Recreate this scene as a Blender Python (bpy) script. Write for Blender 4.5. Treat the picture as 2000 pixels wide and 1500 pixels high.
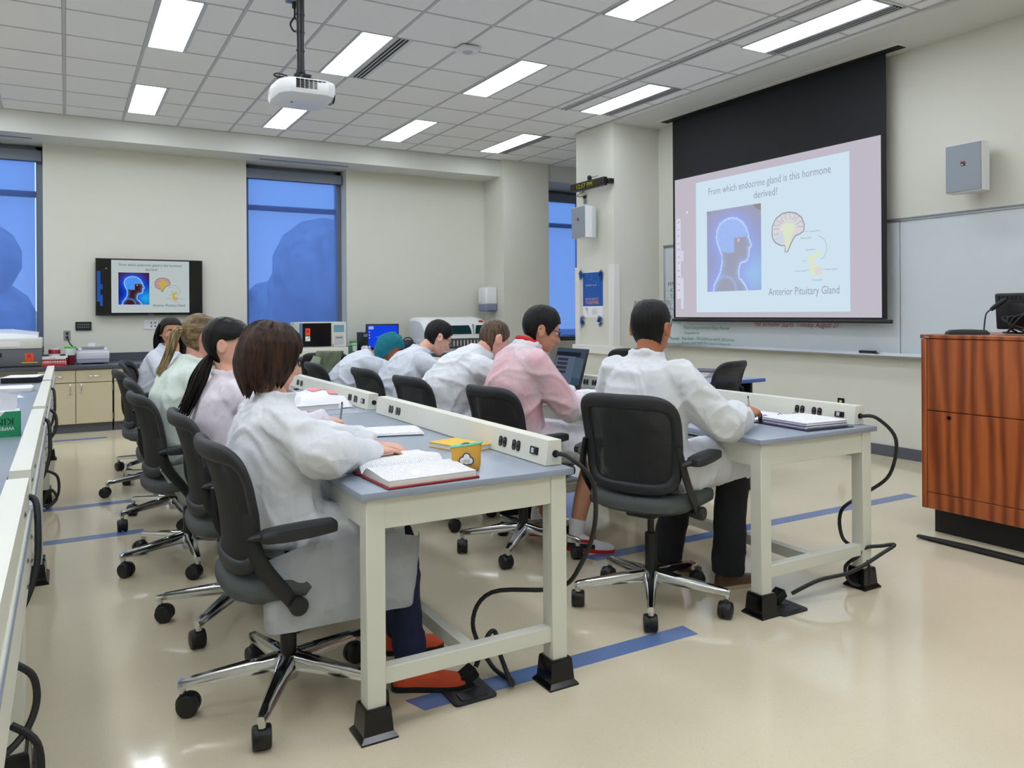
import bpy, bmesh, math, random
from mathutils import Vector, Matrix, noise, Quaternion

for o_ in list(bpy.data.objects):
    bpy.data.objects.remove(o_, do_unlink=True)
scene = bpy.context.scene
COL = scene.collection
V = Vector
PI = math.pi
rnd = random.Random(7)

# ------------------------------------------------------------------ camera
CAM_YAW, CAM_ROLL, CAM_F, CAM_CY, CAM_H = math.radians(29.768), math.radians(-0.3633), 1523.5, 610.66, 1.31
cam_d = bpy.data.cameras.new('camera')
cam = bpy.data.objects.new('camera', cam_d)
COL.objects.link(cam)
cam_d.sensor_fit = 'HORIZONTAL'
cam_d.sensor_width = 36.0
cam_d.lens = CAM_F / 2000.0 * 36.0
cam_d.shift_y = -(750.0 - CAM_CY) / 2000.0
cam_d.clip_start = 0.05
fwd = V((math.sin(CAM_YAW), math.cos(CAM_YAW), 0))
rgt0 = V((math.cos(CAM_YAW), -math.sin(CAM_YAW), 0))
up0 = V((0, 0, 1))
rgt = rgt0 * math.cos(CAM_ROLL) + up0 * math.sin(CAM_ROLL)
upv = up0 * math.cos(CAM_ROLL) - rgt0 * math.sin(CAM_ROLL)
cam.matrix_world = Matrix(((rgt.x, upv.x, -fwd.x, 0), (rgt.y, upv.y, -fwd.y, 0), (rgt.z, upv.z, -fwd.z, CAM_H), (0, 0, 0, 1)))
scene.camera = cam

# ------------------------------------------------------------------ view + world (dusk sky outside the windows)
scene.view_settings.view_transform = 'Standard'
scene.view_settings.look = 'None'
scene.view_settings.gamma = 1.0
scene.view_settings.use_curve_mapping = False
scene.view_settings.exposure = 0.0
PANEL_EMIT = 14.2
SKY_STRENGTH = 1.0

world = bpy.data.worlds.new('dusk_sky')
scene.world = world
world.use_nodes = True
wn = world.node_tree.nodes
wl = world.node_tree.links
wn.clear()
w_out = wn.new('ShaderNodeOutputWorld')
w_bg = wn.new('ShaderNodeBackground')
w_tc = wn.new('ShaderNodeTexCoord')
w_sep = wn.new('ShaderNodeSeparateXYZ')
w_ramp = wn.new('ShaderNodeValToRGB')
wl.new(w_tc.outputs['Generated'], w_sep.inputs[0])
wl.new(w_sep.outputs['Z'], w_ramp.inputs[0])
w_ramp.color_ramp.elements[0].position = 0.0
w_ramp.color_ramp.elements[0].color = (1.0, 1.32, 1.55, 1)
w_ramp.color_ramp.elements[1].position = 0.22
w_ramp.color_ramp.elements[1].color = (0.74, 1.16, 1.62, 1)
wl.new(w_ramp.outputs[0], w_bg.inputs[0])
w_bg.inputs[1].default_value = SKY_STRENGTH
wl.new(w_bg.outputs[0], w_out.inputs[0])


# ------------------------------------------------------------------ materials
def lin(c):
    return tuple(((x / 255.0) / 12.92 if x <= 10.31 else (((x / 255.0) + 0.055) / 1.055) ** 2.4) for x in c)


class NT:
    """small wrapper that makes node wiring short"""
    def __init__(self, name):
        self.m = bpy.data.materials.new(name)
        self.m.use_nodes = True
        self.n = self.m.node_tree.nodes
        self.l = self.m.node_tree.links
        self.b = self.n['Principled BSDF']
        self.out = self.n['Material Output']

    def add(self, t, **kw):
        nd = self.n.new(t)
        for k, v in kw.items():
            setattr(nd, k, v)
        return nd

    def coords(self, scale=(1, 1, 1), kind='Object'):
        tc = self.add('ShaderNodeTexCoord')
        mp = self.add('ShaderNodeMapping')
        mp.inputs['Scale'].default_value = scale
        self.l.new(tc.outputs[kind], mp.inputs[0])
        return mp.outputs[0]

    def noise(self, co, scale, detail=2, rough=0.5, dist=0.0):
        nz = self.add('ShaderNodeTexNoise')
        nz.inputs['Scale'].default_value = scale
        nz.inputs['Detail'].default_value = detail
        nz.inputs['Roughness'].default_value = rough
        nz.inputs['Distortion'].default_value = dist
        if co is not None:
            self.l.new(co, nz.inputs['Vector'])
        return nz.outputs[0]

    def ramp(self, fac, stops):
        r = self.add('ShaderNodeValToRGB')
        els = r.color_ramp.elements
        while len(els) < len(stops):
            els.new(0.5)
        for e, (p, c) in zip(els, stops):
            e.position = p
            e.color = (*c[:3], 1) if len(c) >= 3 else (c[0], c[0], c[0], 1)
        self.l.new(fac, r.inputs[0])
        return r.outputs[0]

    def bump(self, h, strength=0.2, dist=0.01):
        b = self.add('ShaderNodeBump')
        b.inputs['Strength'].default_value = strength
        b.inputs['Distance'].default_value = dist
        self.l.new(h, b.inputs['Height'])
        self.l.new(b.outputs[0], self.b.inputs['Normal'])

    def base(self, sock):
        self.l.new(sock, self.b.inputs['Base Color'])


def mat(name, col, rough=0.5, metal=0.0, spec=0.5, vary=0.0, vscale=8.0, bump=0.0, bscale=200.0, emit=0.0, coat=0.0, alpha=1.0, trans=0.0, ior=1.45, vstretch=(1, 1, 1)):
    t = NT(name)
    c = lin(col)
    t.b.inputs['Base Color'].default_value = (*c, 1)
    t.b.inputs['Roughness'].default_value = rough
    t.b.inputs['Metallic'].default_value = metal
    t.b.inputs['Specular IOR Level'].default_value = spec
    t.b.inputs['IOR'].default_value = ior
    if coat:
        t.b.inputs['Coat Weight'].default_value = coat
        t.b.inputs['Coat Roughness'].default_value = 0.1
    if trans:
        t.b.inputs['Transmission Weight'].default_value = trans
    if alpha < 1:
        t.b.inputs['Alpha'].default_value = alpha
    if emit:
        t.b.inputs['Emission Color'].default_value = (*c, 1)
        t.b.inputs['Emission Strength'].default_value = emit
    if vary:
        f = t.noise(t.coords(vstretch), vscale, 3)
        lo = tuple(x * (1 - vary) for x in c)
        hi = tuple(min(1, x * (1 + vary)) for x in c)
        t.base(t.ramp(f, [(0.3, lo), (0.7, hi)]))
    if bump:
        t.bump(t.noise(t.coords(), bscale, 2), bump, 0.002)
    return t.m


def emis(name, col, strength=1.0):
    t = NT(name)
    e = t.add('ShaderNodeEmission')
    e.inputs[0].default_value = (*lin(col), 1)
    e.inputs[1].default_value = strength
    t.l.new(e.outputs[0], t.out.inputs[0])
    return t.m


M = {}
M['wall'] = mat('wall_cream_paint', (216, 215, 204), 0.6, spec=0.3, vary=0.012, vscale=1.3, bump=0.06, bscale=120)
M['wall_white'] = mat('soffit_white_paint', (216, 217, 212), 0.6, spec=0.3, bump=0.05, bscale=120)
M['trim_white'] = mat('corner_guard_white', (228, 226, 222), 0.35)
M['tee'] = mat('ceiling_tee_metal', (190, 190, 194), 0.45)
M['tile'] = mat('ceiling_tile', (240, 240, 242), 0.9, spec=0.1, vary=0.03, vscale=300, bump=0.25, bscale=420)
M['dark_gap'] = mat('dark_gap', (18, 18, 20), 0.7)
M['blk'] = mat('black_plastic', (24, 25, 28), 0.42)
M['blk_soft'] = mat('black_soft_plastic', (34, 36, 41), 0.5, bump=0.1, bscale=500)
M['blk_rub'] = mat('black_rubber', (20, 20, 22), 0.6)
M['blk_gloss'] = mat('black_gloss', (12, 12, 15), 0.15)
M['chrome'] = mat('polished_aluminium', (205, 206, 208), 0.12, metal=1.0)
M['steel'] = mat('brushed_steel', (170, 172, 174), 0.3, metal=1.0)
M['seat'] = mat('grey_seat_fabric', (84, 88, 88), 0.9, spec=0.2, bump=0.3, bscale=900)
M['frame'] = mat('table_frame_paint', (217, 217, 205), 0.35, vary=0.01, vscale=3)
M['rail'] = mat('power_rail_paint', (222, 222, 210), 0.38)
M['white_plastic'] = mat('white_plastic', (226, 228, 230), 0.35)
M['grey_plastic'] = mat('grey_plastic', (120, 124, 130), 0.4)
M['lt_grey_plastic'] = mat('light_grey_plastic', (190, 193, 200), 0.4)
M['counter'] = mat('counter_slate', (74, 78, 88), 0.35, vary=0.05, vscale=60)
M['cab'] = mat('cabinet_tan', (197, 187, 157), 0.45, vary=0.015, vscale=6)
M['cab_gap'] = mat('cabinet_shadow_gap', (60, 55, 42), 0.7)
M['base'] = mat('rubber_cove_base', (92, 94, 102), 0.4)
M['toe'] = mat('toe_kick_black', (22, 21, 22), 0.5)
M['paper'] = mat('paper_white', (236, 236, 240), 0.8, spec=0.2)
M['page'] = mat('page_edges', (225, 224, 222), 0.8, vary=0.06, vscale=3, vstretch=(1, 1, 300))
M['ink'] = mat('ink_grey', (120, 120, 128), 0.8)
M['red'] = mat('red_cover', (140, 24, 32), 0.4)
M['red_bright'] = mat('red_plastic', (206, 42, 40), 0.4)
M['orange_label'] = mat('biohazard_orange', (246, 78, 34), 0.5)
M['yellow'] = mat('yellow_cloth', (226, 186, 60), 0.6)
M['mustard'] = mat('mustard_fabric', (206, 156, 62), 0.7, vary=0.06, vscale=20, bump=0.2, bscale=700)
M['mint'] = mat('mint_lining', (120, 205, 180), 0.6)
M['blue_desk'] = mat('blue_laminate_edge', (74, 98, 178), 0.35)
M['desk_top'] = mat('grey_laminate', (160, 172, 196), 0.3)
M['stripe'] = mat('blue_floor_inlay', (98, 124, 174), 0.2, vary=0.12, vscale=240)
M['wb'] = mat('whiteboard', (206, 214, 220), 0.12, spec=0.5)
M['alu'] = mat('aluminium_trim', (168, 172, 178), 0.35, metal=0.7)
M['screen_black'] = mat('screen_black_cloth', (22, 23, 28), 0.75)
M['screen_white'] = mat('screen_fabric', (225, 222, 226), 0.8)
M['win_frame'] = mat('window_grey_metal', (120, 128, 142), 0.4, metal=0.3)
M['blue_poster'] = mat('poster_blue', (22, 84, 172), 0.4)
M['poster_orange'] = mat('poster_orange', (240, 170, 50), 0.5)
M['foil'] = mat('blue_foil', (20, 84, 150), 0.25, metal=0.6)
M['green'] = mat('green_print', (70, 190, 60), 0.45)
M['kim_green'] = mat('box_green', (30, 140, 92), 0.5)
M['teal'] = mat('teal_jersey', (14, 112, 128), 0.85, vary=0.12, vscale=30, bump=0.2, bscale=500)
M['dk_teal'] = mat('tinted_window', (20, 70, 76), 0.08)
M['sky_screen'] = emis('monitor_blue', (24, 70, 235), 0.85)
M['lcd'] = emis('reader_lcd', (110, 150, 170), 0.8)
M['amber'] = emis('amber_led', (150, 160, 30), 0.9)
M['laptop_screen'] = emis('laptop_lit', (108, 124, 150), 0.55)
M['khaki'] = mat('olive_jacket_cloth', (140, 152, 128), 0.9, vary=0.08, vscale=14, bump=0.3, bscale=600)
M['glass_clear'] = mat('clear_plastic', (235, 240, 245), 0.08, trans=0.95, ior=1.2)
M['panel_light'] = emis('lit_lens', (240, 247, 255), PANEL_EMIT)
M['navy'] = mat('navy_denim', (24, 32, 62), 0.85, vary=0.1, vscale=40, bump=0.3, bscale=500)
M['black_jean'] = mat('charcoal_denim', (26, 27, 33), 0.85, vary=0.1, vscale=40, bump=0.3, bscale=500)
M['brown_shoe'] = mat('brown_leather', (88, 66, 46), 0.45, vary=0.12, vscale=30)
M['sole'] = mat('tan_sole', (176, 160, 128), 0.6)
M['white_shoe'] = mat('white_leather', (222, 222, 226), 0.45)
M['orange_shoe'] = mat('orange_mesh', (214, 84, 46), 0.7, bump=0.3, bscale=700)
M['sock'] = mat('white_sock', (232, 232, 236), 0.9)
M['eye_white'] = mat('eye_white', (225, 222, 218), 0.2)
M['eye_dark'] = mat('eye_iris', (28, 18, 14), 0.15)
M['lip'] = mat('lip_tone', (168, 96, 88), 0.5)
M['brow_dark'] = mat('brow_hair', (26, 19, 17), 0.8)
M['cord'] = mat('black_cord', (28, 29, 32), 0.5)
M['sticker_white'] = mat('sticker_white', (236, 236, 236), 0.5)
M['sharps_red'] = mat('sharps_red', (110, 24, 34), 0.3)


def skin(name, col):
    t = NT(name)
    c = lin(col)
    f = t.noise(t.coords(), 22, 3)
    t.base(t.ramp(f, [(0.3, tuple(x * .93 for x in c)), (0.7, tuple(min(1, x * 1.05) for x in c))]))
    t.b.inputs['Roughness'].default_value = 0.5
    t.b.inputs['Subsurface Weight'].default_value = 0.08
    t.b.inputs['Subsurface Radius'].default_value = (0.02, 0.008, 0.004)
    return t.m


def hairmat(name, dark, light, rough=0.4, stretch=(70, 70, 5)):
    t = NT(name)
    f = t.noise(t.coords(stretch), 1.0, 3, 0.6)
    t.base(t.ramp(f, [(0.35, lin(dark)), (0.68, lin(light))]))
    t.b.inputs['Roughness'].default_value = rough
    t.b.inputs['Specular IOR Level'].default_value = 0.25
    t.bump(f, 0.5, 0.004)
    return t.m


def coatmat(name, col, tint=None):
    """thin non-woven lab coat; the attribute 'under' marks where clothing underneath shows through"""
    t = NT(name)
    c = lin(col)
    f = t.noise(t.coords(), 14, 4, 0.6)
    base = t.ramp(f, [(0.3, tuple(x * .95 for x in c)), (0.7, c)])
    if tint:
        at = t.add('ShaderNodeAttribute', attribute_name='under')
        mx = t.add('ShaderNodeMix', data_type='RGBA')
        t.l.new(at.outputs['Fac'], mx.inputs[0])
        t.l.new(base, mx.inputs[6])
        mx.inputs[7].default_value = (*lin(tint), 1)
        base = mx.outputs[2]
    t.base(base)
    t.b.inputs['Roughness'].default_value = 0.75
    t.b.inputs['Specular IOR Level'].default_value = 0.2
    vo = t.add('ShaderNodeTexVoronoi', feature='DISTANCE_TO_EDGE')
    vo.inputs['Scale'].default_value = 11
    wp = t.add('ShaderNodeVectorMath', operation='ADD')
    nz = t.add('ShaderNodeTexNoise')
    nz.inputs['Scale'].default_value = 4
    cc = t.coords((1, 1, .6))
    t.l.new(cc, nz.inputs['Vector'])
    sc_ = t.add('ShaderNodeVectorMath', operation='SCALE')
    sc_.inputs[3].default_value = .35
    t.l.new(nz.outputs['Color'], sc_.inputs[0])
    t.l.new(cc, wp.inputs[0])
    t.l.new(sc_.outputs[0], wp.inputs[1])
    t.l.new(wp.outputs[0], vo.inputs['Vector'])
    t.bump(t.ramp(vo.outputs['Distance'], [(0.0, (1, 1, 1)), (0.22, (0, 0, 0))]), 0.22, 0.010)
    return t.m


M['skin_fair'] = skin('skin_fair', (226, 172, 150))
M['skin_mid'] = skin('skin_mid', (196, 140, 112))
M['skin_tan'] = skin('skin_tan', (176, 112, 80))
M['skin_pink'] = skin('skin_pink', (226, 164, 148))
M['hair_black'] = hairmat('hair_black', (4, 4, 5), (17, 15, 16), .5)
M['hair_dark'] = hairmat('hair_dark_brown', (9, 7, 7), (34, 25, 22), .5)
M['hair_brown'] = hairmat('hair_brown', (18, 11, 9), (72, 46, 33), .45)
M['hair_short_brown'] = hairmat('hair_short_brown', (48, 36, 30), (112, 88, 70))
M['hair_blonde'] = hairmat('hair_blonde', (92, 76, 52), (188, 166, 126))
M['hair_blonde_up'] = hairmat('hair_blonde_pulled', (78, 62, 42), (150, 128, 92), .4, (6, 60, 60))
M['hair_black_up'] = hairmat('hair_black_pulled', (4, 4, 5), (20, 17, 18), .42, (6, 60, 60))
M['coat_white'] = coatmat('coat_white', (222, 225, 231))
M['coat_green'] = coatmat('coat_pale_green', (212, 224, 217))
M['coat_pink'] = coatmat('coat_pale_pink', (224, 215, 226))
M['coat_redshirt'] = coatmat('coat_over_red_shirt', (222, 223, 229), (220, 164, 174))
M['coat_blue'] = coatmat('coat_white_cool', (212, 217, 228))


def floor_mat():
    t = NT('terrazzo_sheet_floor')
    co = t.coords()
    big = t.noise(co, 0.9, 3)
    fine = t.noise(co, 160, 2, 0.7)
    mid = t.noise(co, 70, 2, 0.6)
    base = t.ramp(big, [(0.3, lin((212, 201, 175))), (0.7, lin((220, 209, 184)))])
    vor = t.add('ShaderNodeTexVoronoi')
    vor.inputs['Scale'].default_value = 130
    t.l.new(co, vor.inputs['Vector'])
    sp = t.ramp(vor.outputs['Distance'], [(0.10, (1, 1, 1)), (0.22, (0, 0, 0))])
    hue = t.ramp(fine, [(0.42, lin((158, 140, 108))), (0.58, lin((244, 238, 222)))])
    mx = t.add('ShaderNodeMix', data_type='RGBA')
    mul = t.add('ShaderNodeMath', operation='MULTIPLY')
    mul.inputs[1].default_value = 0.85
    t.l.new(sp, mul.inputs[0])
    t.l.new(mul.outputs[0], mx.inputs[0])
    t.l.new(base, mx.inputs[6])
    t.l.new(hue, mx.inputs[7])
    t.base(mx.outputs[2])
    t.l.new(t.ramp(mid, [(0.3, (0.08, 0.08, 0.08)), (0.7, (0.13, 0.13, 0.13))]), t.b.inputs['Roughness'])
    t.b.inputs['Specular IOR Level'].default_value = 0.55
    t.bump(t.noise(co, 9, 2), 0.03, 0.01)
    return t.m


def top_mat():
    t = NT('blue_grey_worktop')
    co = t.coords()
    f = t.noise(co, 3, 3)
    t.base(t.ramp(f, [(0.3, lin((146, 156, 172))), (0.7, lin((149, 159, 175)))]))
    t.b.inputs['Roughness'].default_value = 0.3
    t.bump(t.noise(co, 500, 2), 0.05, 0.001)
    return t.m


def wood_mat():
    t = NT('cherry_veneer')
    co = t.coords((1.0, 3.2, 0.42))
    n1 = t.noise(co, 2.2, 5, 0.6, 1.6)
    wv = t.add('ShaderNodeTexWave', wave_type='BANDS', bands_direction='Y')
    wv.inputs['Scale'].default_value = 1.3
    wv.inputs['Distortion'].default_value = 9.0
    wv.inputs['Detail'].default_value = 3.0
    wv.inputs['Detail Scale'].default_value = 1.1
    t.l.new(co, wv.inputs['Vector'])
    mx = t.add('ShaderNodeMix', data_type='FLOAT')
    mx.inputs[0].default_value = 0.45
    t.l.new(wv.outputs['Fac'], mx.inputs[2])
    t.l.new(n1, mx.inputs[3])
    fine = t.noise(t.coords((40, 160, 3)), 1.0, 2)
    mx2 = t.add('ShaderNodeMix', data_type='FLOAT')
    mx2.inputs[0].default_value = 0.2
    t.l.new(mx.outputs[0], mx2.inputs[2])
    t.l.new(fine, mx2.inputs[3])
    t.base(t.ramp(mx2.outputs[0], [(0.2, lin((108, 50, 22))), (0.5, lin((152, 76, 36))), (0.8, lin((178, 98, 50)))]))
    t.b.inputs['Roughness'].default_value = 0.32
    return t.m


def shade_mat():
    """woven solar roller shade: part of the view passes straight through, the rest glows by transmitted daylight"""
    t = NT('solar_shade_weave')
    co = t.coords((1, 1, 1))
    h = t.noise(t.coords((40, 1, 500)), 1.0, 2)
    v = t.noise(t.coords((500, 1, 40)), 1.0, 2)
    mul = t.add('ShaderNodeMath', operation='ADD')
    t.l.new(h, mul.inputs[0])
    t.l.new(v, mul.inputs[1])
    fac = t.ramp(mul.outputs[0], [(0.35, (.30, .30, .30)), (0.65, (.62, .62, .62))])
    tr = t.add('ShaderNodeBsdfTransparent')
    tr.inputs[0].default_value = (0.62, 0.72, 0.95, 1)
    df = t.add('ShaderNodeBsdfDiffuse')
    df.inputs[0].default_value = (*lin((150, 165, 205)), 1)
    tl = t.add('ShaderNodeBsdfTranslucent')
    tl.inputs[0].default_value = (0.5, 0.62, 0.95, 1)
    m1 = t.add('ShaderNodeMixShader')
    m1.inputs[0].default_value = 0.72
    t.l.new(df.outputs[0], m1.inputs[1])
    t.l.new(tl.outputs[0], m1.inputs[2])
    m2 = t.add('ShaderNodeMixShader')
    t.l.new(fac, m2.inputs[0])
    t.l.new(m1.outputs[0], m2.inputs[1])
    t.l.new(tr.outputs[0], m2.inputs[2])
    t.l.new(m2.outputs[0], t.out.inputs[0])
    return t.m


def mesh_back_mat():
    t = NT('black_back_mesh')
    t.b.inputs['Base Color'].default_value = (*lin((16, 17, 22)), 1)
    t.b.inputs['Roughness'].default_value = 0.7
    w = t.add('ShaderNodeTexVoronoi')
    w.inputs['Scale'].default_value = 420
    t.l.new(t.coords(), w.inputs['Vector'])
    t.l.new(t.ramp(w.outputs['Distance'], [(0.3, (1, 1, 1)), (0.75, (.90, .90, .90))]), t.b.inputs['Alpha'])
    return t.m


M['floor'] = floor_mat()
M['top'] = top_mat()
M['wood'] = wood_mat()
M['shade'] = shade_mat()
M['mesh_back'] = mesh_back_mat()
M['window_glass'] = mat('window_glass', (235, 240, 245), 0.02, trans=1.0, ior=1.02)
M['tree'] = mat('outside_foliage', (184, 190, 200), 0.9, vary=0.3, vscale=3)
M['far_bldg'] = mat('outside_building', (110, 118, 140), 0.8)


# ------------------------------------------------------------------ mesh helpers
def T(x, y, z):
    return Matrix.Translation((x, y, z))


def RZ(a):
    return Matrix.Rotation(a, 4, 'Z')


def RX(a):
    return Matrix.Rotation(a, 4, 'X')


def RY(a):
    return Matrix.Rotation(a, 4, 'Y')


def frame_of(d, up=V((0, 0, 1))):
    """rotation matrix whose Z column is d"""
    d = V(d).normalized()
    if abs(d.dot(up)) > 0.98:
        up = V((1, 0, 0))
    x = up.cross(d).normalized()
    y = d.cross(x)
    return Matrix((x, y, d)).transposed()


class MB:
    def __init__(self):
        self.bm = bmesh.new()

    def _xf(self, vs, mtx):
        if mtx is not None:
            for v in vs:
                v.co = mtx @ v.co

    def box(self, lo, hi, bev=0.0, seg=1, mtx=None):
        r = bmesh.ops.create_cube(self.bm, size=1.0)
        vs = r['verts']
        lo, hi = V(lo), V(hi)
        c, s = (lo + hi) / 2, hi - lo
        for v in vs:
            v.co = V((v.co.x * s.x, v.co.y * s.y, v.co.z * s.z)) + c
        if bev > 0:
            es = list({e for v in vs for e in v.link_edges})
            rr = bmesh.ops.bevel(self.bm, geom=es, offset=bev, segments=seg, affect='EDGES', profile=0.5)
            vs = list({v for f in rr['faces'] for v in f.verts} | {v for v in vs if v.is_valid})
        self._xf(vs, mtx)
        return self

    def cyl(self, p0, p1, r0, r1=None, n=16, caps=True):
        r1 = r0 if r1 is None else r1
        p0, p1 = V(p0), V(p1)
        R = frame_of(p1 - p0)
        rings = []
        for p, r in ((p0, r0), (p1, r1)):
            rings.append([self.bm.verts.new(p + R @ V((r * math.cos(2 * PI * i / n), r * math.sin(2 * PI * i / n), 0))) for i in range(n)])
        for i in range(n):
            j = (i + 1) % n
            self.bm.faces.new((rings[0][i], rings[0][j], rings[1][j], rings[1][i]))
        if caps:
            self.bm.faces.new(rings[0][::-1])
            self.bm.faces.new(rings[1])
        return self

    def loft(self, rings, cap0=True, cap1=True, closed=True):
        vr = [[self.bm.verts.new(V(p)) for p in r] for r in rings]
        n = len(vr[0])
        for a, b in zip(vr, vr[1:]):
            for i in range(n if closed else n - 1):
                j = (i + 1) % n
                self.bm.faces.new((a[i], a[j], b[j], b[i]))
        if cap0 and closed:
            self.bm.faces.new(vr[0][::-1])
        if cap1 and closed:
            self.bm.faces.new(vr[-1])
        return self

    def tube(self, pts, r, n=8, smooth=0, caps=True, flat=None, up=V((0, 0, 1))):
        """swept circle (or ellipse r x r*flat) along a polyline; smooth = Catmull-Rom steps per span"""
        pts = [V(p) for p in pts]
        rs = list(r) if hasattr(r, '__len__') else [r] * len(pts)
        if smooth:
            P, Rr = [], []
            m = len(pts)
            for i in range(m - 1):
                a, b, c, d = pts[max(i - 1, 0)], pts[i], pts[i + 1], pts[min(i + 2, m - 1)]
                for k in range(smooth):
                    t = k / smooth
                    P.append(0.5 * ((2 * b) + (c - a) * t + (2 * a - 5 * b + 4 * c - d) * t * t + (3 * b - a - 3 * c + d) * t ** 3))
                    Rr.append(rs[i] * (1 - t) + rs[i + 1] * t)
            P.append(pts[-1])
            Rr.append(rs[-1])
            pts, rs = P, Rr
        rings = []
        u = None
        for i, p in enumerate(pts):
            d = (pts[min(i + 1, len(pts) - 1)] - pts[max(i - 1, 0)])
            if d.length < 1e-9:
                d = V((0, 0, 1))
            d.normalize()
            if u is None:
                u = up - d * up.dot(d)
                if u.length < 0.05:
                    u = V((1, 0, 0)) - d * d.x
                if u.length < 0.05:
                    u = V((0, 1, 0)) - d * d.y
            else:
                u = u - d * u.dot(d)
            u.normalize()
            w = d.cross(u)
            fl = 1.0 if flat is None else flat
            rings.append([p + (u * math.cos(2 * PI * k / n) * fl + w * math.sin(2 * PI * k / n)) * rs[i] for k in range(n)])
        return self.loft(rings, caps, caps)

    def sph(self, c, r, nu=14, nv=9, mtx=None):
        r = V(r) if hasattr(r, '__len__') else V((r, r, r))
        c = V(c)
        rings = []
        for j in range(1, nv):
            a = PI * j / nv
            ring = []
            for i in range(nu):
                b = 2 * PI * i / nu
                p = c + V((r.x * math.sin(a) * math.cos(b), r.y * math.sin(a) * math.sin(b), -r.z * math.cos(a)))
                ring.append(mtx @ p if mtx is not None else p)
            rings.append(ring)
        vr = [[self.bm.verts.new(p) for p in q] for q in rings]
        bot = c + V((0, 0, -r.z))
        top = c + V((0, 0, r.z))
        if mtx is not None:
            bot, top = mtx @ bot, mtx @ top
        vb, vt = self.bm.verts.new(bot), self.bm.verts.new(top)
        for a, b in zip(vr, vr[1:]):
            for i in range(nu):
                j = (i + 1) % nu
                self.bm.faces.new((a[i], a[j], b[j], b[i]))
        for i in range(nu):
            j = (i + 1) % nu
            self.bm.faces.new((vb, vr[0][j], vr[0][i]))
            self.bm.faces.new((vt, vr[-1][i], vr[-1][j]))
        return self

    def lathe(self, prof, c=(0, 0, 0), n=20, mtx=None):
        c = V(c)
        rings = []
        for r, z in prof:
            q = [c + V((max(r, 1e-4) * math.cos(2 * PI * i / n), max(r, 1e-4) * math.sin(2 * PI * i / n), z)) for i in range(n)]
            rings.append([mtx @ p for p in q] if mtx is not None else q)
        return self.loft(rings)

    def prism(self, poly, z0, z1, mtx=None):
        a = [V((x, y, z0)) for x, y in poly]
        b = [V((x, y, z1)) for x, y in poly]
        if mtx is not None:
            a = [mtx @ p for p in a]
            b = [mtx @ p for p in b]
        return self.loft([a, b])

    def quad(self, a, b, c, d):
        self.bm.faces.new([self.bm.verts.new(V(p)) for p in (a, b, c, d)])
        return self

    def mesh(self, name, mt, angle=40.0):
        me = bpy.data.meshes.new(name)
        bmesh.ops.recalc_face_normals(self.bm, faces=self.bm.faces)
        self.bm.to_mesh(me)
        self.bm.free()
        if angle:
            me.shade_smooth()
            me.set_sharp_from_angle(angle=math.radians(angle))
        me.materials.append(M[mt] if isinstance(mt, str) else mt)
        return me

    def build(self, name, mt, parent=None, angle=40.0, loc=None):
        return put(name, self.mesh(name, mt, angle), parent, loc)


def put(name, me, parent=None, loc=None, rot=None):
    o = bpy.data.objects.new(name, me)
    COL.objects.link(o)
    if parent is not None:
        o.parent = parent
    if loc is not None:
        o.location = loc
    if rot is not None:
        o.rotation_euler = rot
    return o


def tag(o, label, cat, group=None, kind=None):
    if label:
        o['label'] = label
    if cat:
        o['category'] = cat
    if group:
        o['group'] = group
    if kind:
        o['kind'] = kind
    return o


def thing(name, label, cat, loc=(0, 0, 0), rz=0.0, group=None):
    o = put(name, None, None, loc, (0, 0, rz))
    return tag(o, label, cat, group)


def struct(o):
    o['kind'] = 'structure'
    return o


def copy_tree(o, parent=None):
    c = o.copy()
    COL.objects.link(c)
    if parent is not None:
        c.parent = parent
    for ch in o.children:
        copy_tree(ch, c)
    return c


def text_mesh(txt, size, align='LEFT', extrude=0.0, shear=0.0):
    cu = bpy.data.curves.new('lettering', 'FONT')
    cu.body = txt
    cu.size = size
    cu.align_x = align
    cu.shear = shear
    cu.extrude = extrude
    cu.resolution_u = 2
    ob = bpy.data.objects.new('lettering', cu)
    COL.objects.link(ob)
    dg = bpy.context.evaluated_depsgraph_get()
    me = bpy.data.meshes.new_from_object(ob.evaluated_get(dg))
    bpy.data.objects.remove(ob, do_unlink=True)
    bpy.data.curves.remove(cu)
    return me


def lettering(txt, size, mtx, mt, parent, name='lettering', align='LEFT', shear=0.0, widen=1.0):
    """flat lettering laid on a surface; mtx maps local x (reading direction), y (up), z (out)"""
    me = text_mesh(txt, size, align, 0.0, shear)
    me.transform(mtx @ Matrix.Diagonal((widen, 1, 1, 1)))
    me.materials.clear()
    me.materials.append(M[mt] if isinstance(mt, str) else mt)
    return put(name, me, parent)


def basis(origin, xdir, ydir):
    x, y = V(xdir).normalized(), V(ydir).normalized()
    z = x.cross(y)
    m = Matrix((x, y, z)).transposed().to_4x4()
    m.translation = V(origin)
    return m

# ================================================================== THE ROOM
ZC = 3.60            # ceiling tile plane
YF = 10.79           # far (window) wall
XR = 6.40            # wall with the projection screen
XL, YB = -4.6, -3.2  # walls outside the view

fl = struct(MB().box((XL - .1, YB - .1, -0.06), (8.0, 11.3, 0.0)).build('floor', 'floor', angle=0))
for (x0, x1, y0) in ((1.019, 2.222, 2.379), (2.42, 5.195, 3.350), (-1.05, 0.402, 5.18), (-1.05, 0.93, 6.065), (-0.9, 0.375, 9.375), (3.6, 5.2, 6.9)):
    sk = 0.03
    s_ = MB().prism([(x0, y0), (x1, y0), (x1 + sk * .1, y0 + .094), (x0 - sk, y0 + .094)], 0.0, 0.0012).build('floor_stripe', 'stripe', fl, angle=0)

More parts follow.
